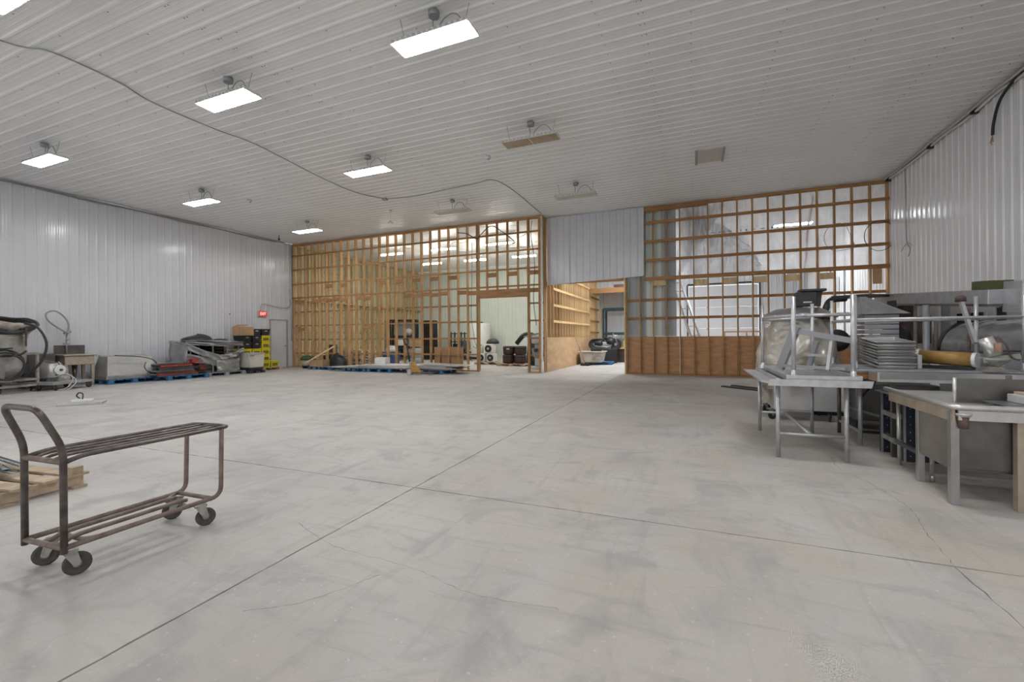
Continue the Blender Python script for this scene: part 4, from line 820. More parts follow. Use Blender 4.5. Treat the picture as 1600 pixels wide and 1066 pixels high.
for i, (x_, z) in enumerate(((-7.68,.111),(-7.12,.111),(-7.66,.50),(-7.1,.50))):
    t = thing('brown_barrel', ['dark brown crate, lower left of the four on a pallet','dark brown crate, lower right of the four on a pallet','dark brown crate with white tag, upper left of the four','dark brown crate, upper right of the four on a pallet'][i], 'crate', (x_,18.25,z))
    obj('staves', MB().lathe([(.22,0),(.27,.05),(.275,.34),(.26,.385),(.0,.385)],(0,0,0),10), 'brown', t); obj('hoop', MB().lathe([(.283,.28),(.283,.34)],(0,0,0),10,cap=False), 'black', t, solid=.004)
    if i == 2: obj('tag', MB().box(.0,.14,-.30,-.288,.24,.29), 'white', t)
ab = obj('black_cover', MB().surf(lambda u,v: (-6.66+.38*math.cos(PI*u)*(1-.35*v), 18.85-.35*v*0+.25*math.sin(PI*u)*0-.3*math.sin(PI*u), .02+1.22*v**.8), 18, 8), 'black', None, solid=.02); tag(ab, 'black plastic cover standing upright behind the brown crates', 'cover')
tag(obj('black_arch', MB().tube(fillet([(-7.55,18.9,.98),(-7.2,18.9,1.40),(-6.75,18.9,1.42),(-6.5,18.9,.95)],.2,5),.11,10), 'black'), 'thick black arch of hose above the brown crates', 'hose')
mx_ = thing('floor_mixer', 'grey floor-standing mixer seen behind the last left studs', 'mixer', (-5.72,16.75,0))
obj('base', MB().box(-.28,.28,-.25,.35,0,.10), 'grey_l', mx_, bevel=.02); obj('column', MB().box(-.2,.2,.0,.3,.10,1.02), 'grey_l', mx_, bevel=.04); obj('head', MB().box(-.22,.22,-.35,.32,1.02,1.35), 'grey_l', mx_, bevel=.06)
obj('bowl', MB().lathe([(.08,.46),(.2,.56),(.24,.84),(.25,.84)],(0,-.22,0),18), 'steel', mx_); obj('knob', MB().cyl((.02,-.43,.76),(.02,-.5,.76),.07,12), 'black', mx_); obj('top_cover', MB().bar((-.55,-.2,1.3),(.3,-.15,1.48),.25,.05), 'grey', mx_)
mf = thing('black_shelf_unit', 'black framed shelf unit standing against the left room wall', 'shelf', (-15.7,21.5,0), .3)
for a in (-.75,.75):
    for b in (-.2,.2): obj('post', MB().box(a-.05,a+.05,b-.03,b+.03,0,2.35), 'black', mf)
for z in (.15,.75,1.35,2.28): obj('shelf', MB().box(-.8,.8,-.23,.23,z,z+.08), 'black', mf)
obj('back_panel', MB().box(-.7,.7,.2,.22,.2,2.3), 'grey', mf)
for i, (x_, z) in enumerate(((-.4,.24),(.35,.24),(-.2,.84))): tag(obj('storage_box', MB().box(-.25,.25,-.18,.18,0,.4), ('black','card','white')[i], None, Matrix.Rotation(.3,3,'Z') @ Vector((x_,0,z)) + Vector((-15.7,21.5,0)), (0,0,.3), bevel=.02), ['black box, lower left in the black shelf unit','brown box, lower right in the black shelf unit','white box, middle of the black shelf unit'][i], 'box')
tag(obj('lamp_globe', MB().lathe([(0,0),(.14,.08),(.2,.22),(.14,.36),(0,.42)],(0,0,0),16), 'cream', None, (-15.3,21.4,1.432)), 'cream globe standing on the upper level of the black shelf unit', 'globe')
dd = thing('black_cabinet', 'tall black cabinet beside the black shelf unit in the left room', 'cabinet', (-14.35,22.2,0)); obj('body', MB().box(-.32,.32,-.3,.3,0,2.3), 'black', dd, bevel=.02); obj('door', MB().box(-.28,.28,-.32,-.301,.9,2.1), 'glass_dark', dd); obj('lower_door', MB().box(-.28,.28,-.32,-.301,.12,.8), 'glass_dark', dd)
ts = thing('teal_shelf', 'teal metal shelf rack along the back wall of the left room', 'shelf', (-13.1,23.9,0))
for a in (-.7,0,.7):
    for b in (-.22,.22): obj('post', MB().box(a-.03,a+.03,b-.03,b+.03,0,1.62), 'teal', ts)
for z in (.1,.55,1.0,1.5): obj('shelf', MB().box(-.74,.74,-.25,.25,z,z+.05), 'teal', ts)
for i in range(6): tag(obj('stored_bin', MB().box(-.16,.16,-.15,.15,0,.30), ('black','grey','cream','black','grey','black')[i], None, (-13.1+(-.42,0.0,.42)[i%3]*1.1,23.9,(.151,.601)[i//3]), bevel=.01), ('left','middle','right')[i%3]+' bin on the '+('bottom','second')[i//3]+' level of the teal shelf', 'bin')
ch = thing('office_chair', 'black office chair in the left room behind the brown board', 'chair', (-11.3,21.0,0), .5)
obj('seat', MB().box(-.25,.25,-.25,.25,.45,.54), 'black', ch, bevel=.03); obj('backrest', MB().hexa([(-.22,.22,.62),(.22,.22,.62),(.22,.28,.62),(-.22,.28,.62),(-.2,.36,1.12),(.2,.36,1.12),(.2,.42,1.12),(-.2,.42,1.12)]), 'black', ch, bevel=.02); obj('gas_post', MB().cyl((0,0,.1),(0,0,.45),.03,10), 'grey', ch)
for k in range(5):
    a = k*2*PI/5; lg = obj('base_arm', MB().bar((0,0,.1),(.28*math.cos(a),.28*math.sin(a),.07),.04,.03), 'black', ch); obj('castor', MB().cyl((.28*math.cos(a)-.02,.28*math.sin(a),.027),(.28*math.cos(a)+.02,.28*math.sin(a),.027),.027,10), 'black', lg)
obj('back_post', MB().bar((0,.15,.47),(0,.29,.7),.05,.02), 'black', ch)
for i in range(5): pallet('', 'empty wood pallet, '+('lowest','second','third','fourth','top')[i]+' of the pallet pile behind the left studs', -15.35, 17.3, .05*(i%2), 'pallet', 1.25, 1.05, .14, z=.1415*i)
bs = thing('blue_bin', 'blue plastic bin with grey cloth in the left room', 'bin', (-13.6,17.6,0)); obj('tub', MB().hexa([(-.28,-.25,0),(.28,-.25,0),(.28,.25,0),(-.28,.25,0),(-.34,-.3,.62),(.34,-.3,.62),(.34,.3,.62),(-.34,.3,.62)]), 'bluecloth', bs, bevel=.02); obj('cloth', MB().lathe([(.32,.6),(.3,.75),(.18,.9),(0,.94)],(0,0,0),12), 'grey_l', bs)
bs = thing('storage_drum', 'grey drum next to the blue bin in the left room', 'drum', (-12.6,18.2,0)); obj('shell', MB().lathe([(.26,0),(.28,.3),(.26,.31),(.28,.32),(.28,.8),(.2,.82),(0,.82)],(0,0,0),18), 'grey', bs); obj('lid', MB().lathe([(.285,.80),(.285,.84),(0,.85)],(0,0,0),18), 'black', bs)
tag(obj('brown_carton', MB().box(-.25,.25,-.2,.2,0,.35), 'card', None, (-12.6,18.2,.852), (0,0,.3)), 'cardboard carton sitting on the grey drum', 'box')
bk = thing('black_crate', 'black crate of loose parts behind the far left studs', 'crate', (-16.0,16.2,0)); obj('crate_body', MB().box(-.3,.3,-.25,.25,0,.5), 'black', bk, bevel=.02); obj('upright_part', MB().box(-.1,.25,-.1,.1,.5,1.0), 'rust', bk, bevel=.02)
# ---------------------------------------------------------------- passage contents
pallet('', 'small blue pallet jutting out behind the plastic tub in the passage', -4.02, 20.45, .05, 'pallet_blue', 1.25, 1.0, .12)
tb = thing('plastic_tub', 'large grimy cream plastic tub in the passage', 'tub', (-4.30,20.0,.121), .03)
obj('shell', MB().hexa([(-.42,-.38,.0),(.5,-.38,.0),(.5,.4,.0),(-.42,.4,.0),(-.48,-.45,.46),(.6,-.45,.46),(.6,.46,.46),(-.48,.46,.46)]), 'cream', tb, bevel=.04); obj('rim', MB().box(-.52,.64,-.49,.5,.46,.50), 'cream', tb, bevel=.01)
obj('junk', MB().box(.0,.5,-.3,.3,.50,.68), 'black', tb, bevel=.05); obj('stain', MB().box(.1,.56,-.462,-.44,.12,.40), 'grime', tb)
bm2 = thing('broom', 'wooden handled broom leaning from the plywood to the plastic tub', 'broom', (0,0,0)); obj('shaft', MB().tube([(-4.80,18.9,1.36),(-4.42,19.15,.12)],.018,8), 'wood', bm2); obj('brush', MB().box(-4.6,-4.22,19.1,19.2,.0,.11), 'black', bm2)
bb = thing('brown_counter', 'dark brown laminate counter with pale top across the passage end', 'counter', (-3.45,22.15,0)); obj('front_panel', MB().box(-.95,1.3,-.03,.0,.0,.66), 'brown', bb); obj('carcass', MB().box(-.95,1.3,.0,.33,.0,.66), 'brown', bb); obj('top', MB().box(-.95,1.3,-.08,.36,.66,.76), 'ply_pale', bb)
bk = thing('motorbike_heap', 'dark motorcycle stored among black parts in the passage', 'motorcycle', (-3.95,21.45,-.12), .25)
for i, (a, rr2) in enumerate(((-.5,.24),(.5,.24))):
    obj('wheel', MB().tube([(a+rr2*math.cos(k*PI/10),0,1.02+rr2*math.sin(k*PI/10)) for k in range(20)],.05,8,closed=True), 'black', bk); obj('hub', MB().cyl((a,-.05,1.02),(a,.05,1.02),.07,12), 'zinc', bk)
    obj('disc', MB().cyl((a,-.03,1.02),(a,.03,1.02),.20,16), 'rubber', bk)
obj('engine', MB().box(-.28,.28,-.15,.15,.82,1.15), 'grey', bk, bevel=.05); obj('fuel_tank', MB().lathe([(.0,-.1),(.16,-.05),(.18,.06),(.0,.14)],(.1,0,1.3),14), 'black', bk); obj('seat', MB().box(-.6,-.05,-.12,.12,1.22,1.32), 'black', bk, bevel=.04)
obj('fork', MB().tube([(.6,.07,1.02),(.38,.07,1.55)],.02,8).tube([(.6,-.07,1.02),(.38,-.07,1.55)],.02,8), 'zinc', bk); obj('handlebar', MB().tube(smooth_path([(.3,-.35,1.6),(.38,-.15,1.56),(.38,.15,1.56),(.3,.35,1.6)]),.016,8), 'black', bk)
obj('fairing', MB().lathe([(0,-.2),(.2,-.1),(.24,.05),(.1,.2),(0,.22)],(.25,-.05,1.15),12).lathe([(0,-.2),(.22,-.1),(.2,.08),(0,.14)],(-.3,-.05,1.1),10), 'black', bk); obj('exhaust', MB().tube([(-.5,-.18,.95),(.1,-.2,.88),(.3,-.15,1.0)],.035,8), 'zinc', bk)
obj('stand_crate', MB().box(-.5,.55,-.2,.2,.121,.80), 'black', bk, bevel=.02); obj('headlight', MB().lathe([(0,0),(.09,.03),(.1,.09)],(.48,0,1.38),12), 'white', bk)
tr = thing('teal_rack', 'dark teal pallet rack at the far back of the passage', 'rack', (-3.3,23.9,0))
for a in (-1.1,1.0):
    for b in (-.4,.4): obj('upright', MB().box(a-.05,a+.05,b-.04,b+.04,0,2.75), 'teal', tr)
for z in (1.35,2.66):
    for b in (-.44,.44): obj('beam', MB().box(-1.1,1.0,b-.03,b+.03,z,z+.13), 'teal', tr)
obj('deck', MB().box(-1.05,.95,-.4,.4,1.48,1.50), 'steel_d', tr)
tag(obj('yellow_machine', MB().box(-.22,.22,-.15,.15,0,.32).cyl((0,-.2,.16),(0,-.1,.16),.11,14), 'yellow', None, (-2.95,22.28,.762)), 'yellow and black tool case on the brown counter', 'tool case')
tag(obj('cream_box', MB().box(-.16,.16,-.13,.13,0,.34), 'cream', None, (-2.5,22.28,.762)), 'cream carton beside the yellow tool case', 'box')
tag(obj('vertical_post', MB().box(-4.72,-4.62,24.0,24.1,0,2.3).box(-4.75,-4.59,23.95,24.15,2.3,2.7), 'wood_pale'), 'pale wooden post with dark cap beside the teal rack', 'post')
# ================================================================== right side
# lower table
def tube_table(label, x0, x1, y0, y1, h, m='alu', r=.021, inv=False, hf=None): pass
ta = thing('work_table', 'light steel work table at the front left of the right-hand equipment pile', 'table', (0,0,0))
A = [(.83,5.40),(1.43,5.40),(1.44,6.85),(.83,6.80)]
for a, b in A: obj('leg', MB().cyl((a,b,0),(a,b,.775),.021,14), 'alu', ta)
obj('front_rail', MB().cyl((.83,5.40,.255),(1.43,5.40,.255),.017,10), 'alu', ta); obj('rear_rail', MB().cyl((.83,6.80,.255),(1.44,6.85,.255),.017,10), 'alu', ta); obj('centre_rail', MB().cyl((1.13,5.40,.255),(1.13,6.82,.255),.019,10), 'alu', ta)
obj('tabletop', MB().box(.80,1.56,5.30,6.98,.776,.812), 'alu', ta, bevel=.006)
obj('left_flange', MB().hexa([(.66,5.36,.80),(.80,5.30,.776),(.80,6.98,.776),(.66,7.05,.80),(.66,5.36,.815),(.80,5.30,.815),(.80,6.98,.815),(.66,7.05,.815)]), 'alu', ta)
obj('upturned_edge', MB().box(.80,.83,5.30,6.98,.813,.845), 'alu', ta)
obj('front_apron', MB().hexa([(.72,5.27,.77),(1.60,5.27,.77),(1.56,5.30,.77),(.80,5.30,.77),(.74,5.27,.838),(1.62,5.27,.838),(1.60,5.30,.838),(.80,5.30,.838)]), 'alu', ta)
# inverted table on top, legs up
tbv = thing('upturned_table', 'steel table turned upside down on the work table, four legs up', 'table', (0,0,0))
B = [(.98,5.42),(1.49,5.40),(1.44,6.80),(.87,6.80)]
obj('tabletop', MB().box(.92,1.54,5.36,6.88,.8165,.835), 'alu_flat', tbv); 
obj('frame_channel', MB().bar((.90,5.37,.855),(1.55,5.37,.855),.03,.04), 'alu', tbv); obj('frame_channel', MB().bar((.90,6.88,.858),(1.52,6.88,.858),.03,.045), 'alu', tbv); obj('frame_channel', MB().bar((.92,5.37,.857),(.90,6.88,.857),.04,.042), 'alu', tbv); obj('frame_channel', MB().bar((1.54,5.37,.857),(1.52,6.88,.857),.04,.042), 'alu', tbv)
for i, (a, b) in enumerate(B):
    lg = obj('leg', MB().cyl((a,b,.836),(a,b,1.70),.0215,16), 'alu', tbv); obj('socket', MB().lathe([(.036,0),(.036,.02),(.028,.03),(.026,.09)],(a,b,.836),14), 'alu', lg)
    c, d = B[(i+1)%4]
    if i != 1: obj('rail', MB().tube([(a,b,1.52 if i else 1.50),(c,d,1.50)],.0165,12), 'alu', tbv)
obj('weld_collar', MB().cyl((1.03,5.42,1.50),(1.10,5.42,1.50),.021,12), 'alu', tbv)
# small grey stand lying inside
gs = thing('grey_stand', 'grey flat-bar stand lying inside the upturned table', 'stand', (0,0,0))
obj('bar', MB().bar((.98,6.2,.895),(1.12,6.0,1.40),.04,.10), 'grey', gs); obj('bar', MB().bar((1.12,6.0,1.34),(1.62,5.75,1.22),.03,.06), 'grey', gs)
obj('bar', MB().bar((1.44,5.9,1.27),(1.36,5.75,.90),.03,.07), 'grey_l', gs); obj('bar', MB().bar((1.38,6.3,1.22),(1.32,6.4,.90),.03,.06), 'grey', gs); obj('bar', MB().bar((1.0,6.1,.93),(1.5,5.65,.93),.05,.03), 'grey', gs)
obj('bar', MB().bar((1.30,6.35,1.05),(1.48,6.1,1.05),.03,.03), 'grey_l', gs)
# wrapped machine
wm = thing('wrapped_machine', 'tall machine on casters bagged in dusty clear film behind the tables', 'machine', (1.52,8.05,0))
obj('cabinet', MB().box(-.38,.42,-.32,.38,.16,.62), 'grey_l', wm, bevel=.01)
for a in (-.42,.34):
    for b in (-.26,.32): caster(wm, a, b, .075, .17, 1+a, 'rubber', 'grey')
obj('drum', MB().lathe([(.36,.62),(.42,.8),(.40,1.1),(.34,1.35),(.38,1.52)],(0,.05,0),24), 'cream', wm)
def bagf(u, v):
    a = 2*PI*u; n1 = mnoise.noise(Vector((2.2*math.cos(a),2.2*math.sin(a),2.6*v))); n2 = 1-abs(mnoise.noise(Vector((5*math.cos(a)+3,5*math.sin(a),4*v+2*n1))))*2
    rr_ = .47-.08*v*v+.05*math.sin(3.5*v)+.10*n1+.035*n2
    return (rr_*math.cos(a), .05+rr_*.92*math.sin(a), .34+.26*(.5+.5*math.cos(a+.9))+(1.19-.26*(.5+.5*math.cos(a+.9)))*v+.04*n1*(1-v))
obj('bag', MB().surf(bagf, 90, 50), 'film', wm)
obj('lid', MB().lathe([(.50,1.555),(.52,1.58),(.46,1.62),(.30,1.70),(0,1.73)],(0,.0,0),26), 'steel', wm)
obj('hanging_bag', MB().surf(lambda u,v: (-.50-.0*v+.05*math.sin(9*v), -.3+.5*u, .25+.55*v), 6, 8), 'film', wm)
cd = thing('control_head', 'black box with flat top standing on the wrapped machine lid', 'box', (1.62,8.0,1.732)); obj('case', MB().box(-.15,.12,-.1,.1,.0,.22), 'black', cd, bevel=.01); obj('top_plate', MB().box(-.1,.24,-.12,.12,.22,.26), 'black', cd, bevel=.01); obj('label', MB().box(-.06,.05,-.108,-.101,.05,.07), 'grey_l', cd); obj('arm', MB().bar((.17,0,.22),(.15,0,.0),.06,.05), 'black', cd)
# second table with orange wood edge
tc_ = thing('wooden_edge_table', 'table with varnished orange wood top carrying sheet pans', 'table', (0,0,0))
obj('wood_top', MB().box(1.60,3.1,6.02,7.15,.80,.865), 'orange_w', tc_, bevel=.004); obj('steel_cover', MB().box(1.58,3.12,6.00,7.17,.866,.885), 'steel_d', tc_)
for a, b in ((1.80,6.30),(1.78,7.02),(2.95,6.3),(2.95,7.02)): obj('leg', MB().cyl((a,b,0),(a,b,.80),.022,14), 'alu' if b < 6.5 else 'steel_d', tc_)
obj('side_rail', MB().bar((1.80,6.3,.16),(1.78,7.02,.16),.02,.03), 'alu_flat', tc_); obj('front_rail', MB().bar((1.80,6.3,.16),(2.95,6.3,.16),.02,.03), 'black', tc_); obj('corner_brace', MB().bar((1.82,6.35,.55),(2.0,6.35,.80),.02,.02), 'black', tc_)
# inverted frame on it
tv = thing('upturned_table', 'second upturned steel table with long top rail behind the sheet pans', 'table', (0,0,0))
Bq = [(1.70,6.10),(3.10,6.08),(3.12,6.95),(1.69,6.95)]
obj('tabletop', MB().box(1.62,3.18,6.04,7.02,.886,.905), 'alu_flat', tv)
for i, (a, b) in enumerate(Bq):
    lg = obj('leg', MB().cyl((a,b,.905),(a,b,1.74 if i != 1 else 1.80),.020,14), 'alu', tv); obj('socket', MB().lathe([(.034,0),(.034,.02),(.026,.03),(.024,.09)],(a,b,.906),12), 'alu', lg)
    c, d = Bq[(i+1)%4]; obj('rail', MB().cyl((a,b,1.465),(c,d,1.465),.0155,10), 'alu', tv)
# sheet pans
for k in range(9):
    t = thing('sheet_pan', ('lowest','second','third','fourth','fifth','sixth','seventh','eighth','topmost')[k]+' aluminium sheet pan in the stack behind the steel counter', 'sheet pan', (2.10+.005*math.sin(k*2.3),6.46+.006*math.cos(k*3.1),.935+.0335*k), .012*math.sin(k*1.9)-.02); t.rotation_euler[0] = .085
    x_, y_ = .175, .30
    v = [(-x_+.02,-y_+.02,0),(x_-.02,-y_+.02,0),(x_-.02,y_-.02,0),(-x_+.02,y_-.02,0),(-x_,-y_,.028),(x_,-y_,.028),(x_,y_,.028),(-x_,y_,.028)]
    obj('tray', MB().add(v, [(0,1,2,3),(0,4,5,1),(1,5,6,2),(2,6,7,3),(3,7,4,0)]), 'pan', t, solid=.002)
    obj('rolled_rim', MB().tube([v[4],v[5],v[6],v[7]],.004,6,closed=True), 'steel_l', t)
# small items beside
tag(obj('white_block', MB().box(2.33,2.37,6.30,6.40,.906,1.06), 'grey_l', None, bevel=.004), 'small pale metal block beside the pan stack', 'block')
rlr = thing('wrapped_roller', 'long ochre wrapped roller lying behind the steel counter', 'roller', (0,0,0))
obj('roll', MB().cyl((2.44,6.50,1.035),(2.76,6.20,1.015),.075,24), 'gold', rlr); obj('end_disc', MB().cyl((2.41,6.527,1.035),(2.439,6.501,1.035),.088,24), 'cream', rlr); obj('end_disc', MB().cyl((2.761,6.199,1.015),(2.785,6.177,1.015),.078,20), 'white', rlr)
obj('cradle', MB().bar((2.44,6.50,.925),(2.76,6.20,.925),.10,.03), 'black', rlr)
sm = thing('mixer_head', 'small silver mixer head with worn copper patch tilted by the roller', 'mixer', (-.20,.02,0))
obj('barrel', MB().tube([(2.96,5.98,1.25),(3.02,5.95,1.07)],.058,20), 'steel_l', sm); obj('worn_patch', MB().box(2.995,3.045,5.893,5.90,1.11,1.20), 'copper', sm); obj('cradle', MB().lathe([(.03,0),(.05,.02),(.10,.06),(.12,.09)],(3.04,5.98,.955),16), 'zinc', sm)
obj('stand', MB().hexa([(2.96,5.93,.906),(3.12,5.93,.906),(3.12,6.05,.906),(2.96,6.05,.906),(3.0,5.95,.96),(3.08,5.95,.96),(3.08,6.02,.96),(3.0,6.02,.96)]), 'grime', sm); obj('lever', MB().tube(smooth_path([(3.02,5.92,1.27),(3.08,5.9,1.18),(3.12,5.9,1.06),(3.18,5.9,1.03)]),.008,6), 'rust', sm); obj('black_lever', MB().cyl((3.06,5.9,1.12),(3.18,5.88,1.12),.009,8), 'black', sm)
obj('lip', MB().bar((2.93,5.95,1.02),(3.2,5.93,1.07),.02,.05), 'zinc', sm)
dr = thing('leaning_rod', 'rusty aluminium arm leaning down from the long steel duct', 'rod', (0,0,0)); obj('arm', MB().bar((2.83,6.6,1.68),(2.82,6.3,1.19),.03,.05), 'alu', dr); obj('pivot', MB().lathe([(.05,0),(.05,.05),(.03,.07)],(2.83,6.6,1.66),10), 'rust', dr)
# steel counter edge behind the sink
sc = thing('steel_counter', 'stainless counter with deep front edge between sheet pans and sink', 'counter', (0,0,0))
obj('front_edge', MB().box(1.80,2.95,5.72,5.75,.83,.90), 'steel', sc, bevel=.004); obj('top', MB().box(1.80,2.95,5.75,5.98,.80,.82), 'steel', sc); obj('end_cap', MB().box(1.785,1.80,5.72,5.98,.80,.90), 'steel_l', sc); obj('bottom_lip', MB().box(1.80,2.95,5.70,5.76,.80,.829), 'steel_l', sc)
for a in (1.95,2.85): obj('leg', MB().box(a-.02,a+.02,5.8,5.84,0,.80), 'steel_d', sc)
# black slotted rack with steel rungs under it
rk = thing('slotted_rack', 'black slotted posts with steel rungs standing behind the sink', 'rack', (0,0,0))
for a, b in ((1.93,6.05),(1.99,5.66)):
    p = obj('post', MB().box(a-.02,a+.06,b-.02,b+.02,0,.66), 'navy', rk)
    obj('slots', MB().box(a-.021,a+.0,b-.0205,b-.019,0,.66), 'alu_flat', p)
    mb = MB()
    for k in range(8): mb.cyl((a+.035,b-.0225,.06+.08*k),(a+.035,b-.020,.06+.08*k),.006,6)
    obj('bolt', mb, 'alu_flat', p)['kind'] = 'stuff'
for z in (.16,.42): obj('rung', MB().box(1.92,1.98,5.67,6.05,z,z+.05), 'zinc', rk)
obj('shelf', MB().box(1.88,2.6,5.62,6.1,.665,.69), 'galv', rk); obj('top_box', MB().box(1.99,2.6,5.60,5.64,.58,.66), 'navy', rk); obj('back_box', MB().box(2.05,2.6,5.66,6.0,.0,.66), 'navy', rk, bevel=.01)
# sink in front
sn = thing('steel_sink', 'stained stainless sink table with deep basin at the right photo edge', 'sink', (0,0,0))
SX0, SX1, SY0, SY1, SZ = 1.80, 3.0, 4.30, 5.56, .735
obj('top', MB().box(SX0-.0,SX1,SY0+.02,SY1,SZ-.01,SZ+.004), 'steel_l', sn)
obj('rolled_rim', MB().tube(fillet([(SX0,SY1,SZ+.012),(SX0,SY0,SZ+.012),(SX1,SY0,SZ+.012)],.05,5),.022,12), 'steel_l', sn)
obj('left_apron', MB().box(SX0+.005,SX0+.02,SY0+.03,SY1-.06,SZ-.10,SZ-.012), 'steel_tan', sn)
obj('front_apron', MB().box(SX0+.03,SX1,SY0+.005,SY0+.02,SZ-.085,SZ-.012), 'steel_l', sn)
obj('side_panel', MB().box(SX0+.035,SX0+.05,4.42,4.93,.25,SZ-.02), 'steel_m', sn); obj('front_panel', MB().box(SX0+.05,2.75,4.40,4.415,.27,SZ-.02), 'steel_d', sn); obj('basin_floor', MB().box(SX0+.05,2.75,4.415,4.93,.25,.265), 'steel_d', sn); obj('rear_panel', MB().box(SX0+.05,2.75,4.93,4.945,.25,SZ-.02), 'steel_d', sn)
for a, b, rr3, m_ in ((1.845,4.96,.026,'steel'),(1.825,4.375,.028,'steel')): obj('square_leg', MB().box(a-rr3*.8,a+rr3,b-rr3,b+rr3,0,SZ-.02), m_, sn, bevel=.003)
obj('square_leg', MB().box(2.165,2.215,4.33,4.385,0,SZ-.02), 'steel_tan', sn, bevel=.003)
obj('round_leg', MB().cyl((1.885,5.49,0),(1.875,5.49,SZ-.02),.017,14), 'steel_l', sn)
fp = obj('round_leg', MB().cyl((1.93,4.965,.06),(1.93,4.965,.5),.016,14), 'steel_l', sn); obj('foot', MB().lathe([(.014,0),(.02,.01),(.02,.045),(.016,.06)],(1.93,4.965,0),12), 'steel', fp)
obj('side_rung', MB().box(1.84,1.87,5.0,5.49,.22,.255), 'steel_d', sn); obj('bottom_rail', MB().box(1.94,2.9,4.97,4.985,.05,.075), 'steel', sn)
obj('backsplash', MB().box(1.965,3.0,4.66,4.675,SZ+.006,SZ+.20), 'steel_d', sn); obj('backsplash_end', MB().cyl((1.96,4.667,SZ+.006),(1.96,4.667,SZ+.205),.013,10), 'steel_l', sn)
obj('drain_cup', MB().lathe([(.028,.0),(.038,.085)],(1.87,4.335,.585),16), 'rust', sn); obj('drain_rim', MB().lathe([(.038,.0),(.05,.018),(.05,.03)],(1.87,4.335,.671),16), 'steel_l', sn)
obj('handle_strap', MB().bar((1.95,4.33,.655),(2.08,4.325,.655),.035,.012), 'steel_l', sn)
wp2 = thing('flat_pan', 'grey flat pan resting on the sink at the right photo edge', 'pan', (2.62,4.50,SZ+.006)); obj('pan', MB().hexa([(-.45,-.12,0),(.45,-.12,0),(.45,.1,0),(-.45,.1,0),(-.53,-.14,.03),(.5,-.14,.03),(.5,.12,.03),(-.53,.12,.03)]), 'steel', wp2)
pb_ = thing('insulated_panel', 'white block with pale wood board lying on the flat pan', 'panel', (2.62,4.50,SZ+.037)); obj('foam', MB().box(-.38,.4,-.1,.1,0,.06), 'grey_l', pb_, bevel=.006); obj('board', MB().box(-.34,.4,-.1,.1,.061,.078), 'pallet', pb_)
tag(obj('brown_tube', MB().cyl((2.36,4.82,SZ+.006),(2.36,4.82,.955),.018,12), 'rust', None), 'brown tube standing behind the sink backsplash', 'tube')
tag(obj('cardboard_corner', MB().hexa([(3.0,5.6,.91),(3.35,5.6,.91),(3.35,5.65,.91),(3.0,5.65,.91),(3.0,5.6,1.16),(3.02,5.6,1.16),(3.02,5.65,1.16),(3.0,5.65,1.16)]), 'card', None), 'torn brown cardboard triangle at the right photo edge', 'cardboard')
# background row by the right wall
dcx = thing('steel_duct', 'long grey steel duct laid across the top of the equipment', 'duct', (0,0,0))
pA, pB = Vector((3.32,10.3,1.96)), Vector((3.42,7.05,1.73))
obj('duct_body', MB().bar(pA, pB, .30, .18), 'alu_flat', dcx, bevel=.01); obj('end_flange', MB().bar(pB, pB+(pB-pA).normalized()*.30, .025,.36), 'alu', dcx); obj('lower_lip', MB().bar(pA+Vector((0,0,-.1)), pB+Vector((0,0,-.1)), .30,.03), 'steel_d', dcx)
tag(obj('green_foam_block', MB().bar((3.40,7.38,1.885),(3.41,7.12,1.87),.26,.13), 'moss'), 'mossy green block sitting on the right end of the duct', 'block')
tag(obj('black_board', MB().bar((2.40,8.9,1.93),(3.05,9.9,1.98),.5,.045), 'black', None, bevel=.006), 'thin black board resting on top of the exercise machine', 'board')
ov = thing('wall_oven', 'grey double oven with two dark glass doors near right wall', 'oven', (4.05,9.75,0), math.atan2(-2.3,.35))
obj('carcass', MB().box(-1.15,1.15,-.02,.6,.80,1.86), 'grey', ov)
for a in (-.62,.55):
    d_ = obj('door', MB().box(a-.46,a+.44,-.06,-.021,.92,1.80), 'grey_l', ov, bevel=.01); obj('window', MB().box(a-.30,a+.24,-.066,-.061,1.12,1.62), 'glass_dark', d_); obj('handle', MB().cyl((a+.36,-.10,1.05),(a+.36,-.10,1.62),.016,8), 'steel_l', d_)
obj('control_panel', MB().box(1.02,1.14,-.05,-.021,1.2,1.8), 'black', ov)
for z in (1.35,1.7): obj('knob', MB().cyl((1.08,-.08,z),(1.08,-.051,z),.03,12), 'steel_l', ov)
for a in (-1.1,1.1):
    for b in (.02,.55): obj('leg', MB().box(a-.03,a+.03,b-.03,b+.03,0,.80), 'grey', ov)
rp_ = thing('rusty_panel', 'dark rusty steel cabinet side standing left of the oven', 'cabinet', (3.46,9.85,0), -.5); obj('side', MB().box(-.17,.13,-.03,.25,.0,1.80), 'rust', rp_); obj('corner_post', MB().box(.131,.17,-.05,.02,.0,1.8), 'zinc', rp_)
tag(obj('blue_grey_post', MB().cyl((3.19,8.35,.0),(3.19,8.35,1.72),.04,14), 'grey', None), 'blue-grey pipe post standing before the oven', 'post')
tag(obj('dark_post', MB().cyl((3.14,7.15,.0),(3.14,7.15,1.62),.018,10), 'rust', None), 'thin dark post under the steel duct before the oven', 'post')
wr2 = thing('wrapped_counter', 'silver curved counter wrapped in shiny film near right wall', 'display counter', (0,0,0))
def dome(u, v):
    a = min(1, v/.6)*PI/2; x = 3.22+.36*(1-math.cos(a))+max(0, v-.6)/.4*.55
    return (x+.012*mnoise.noise(Vector((9*u,7*v,1))), 8.05-1.95*u, 1.06+.40*math.sin(a)+.02*mnoise.noise(Vector((7*u,6*v,3))))
obj('film_dome', MB().surf(dome, 40, 24), 'film_s', wr2, solid=.004)
obj('cabinet_body', MB().box(3.22,4.13,6.12,8.05,0,1.055), 'grey', wr2)
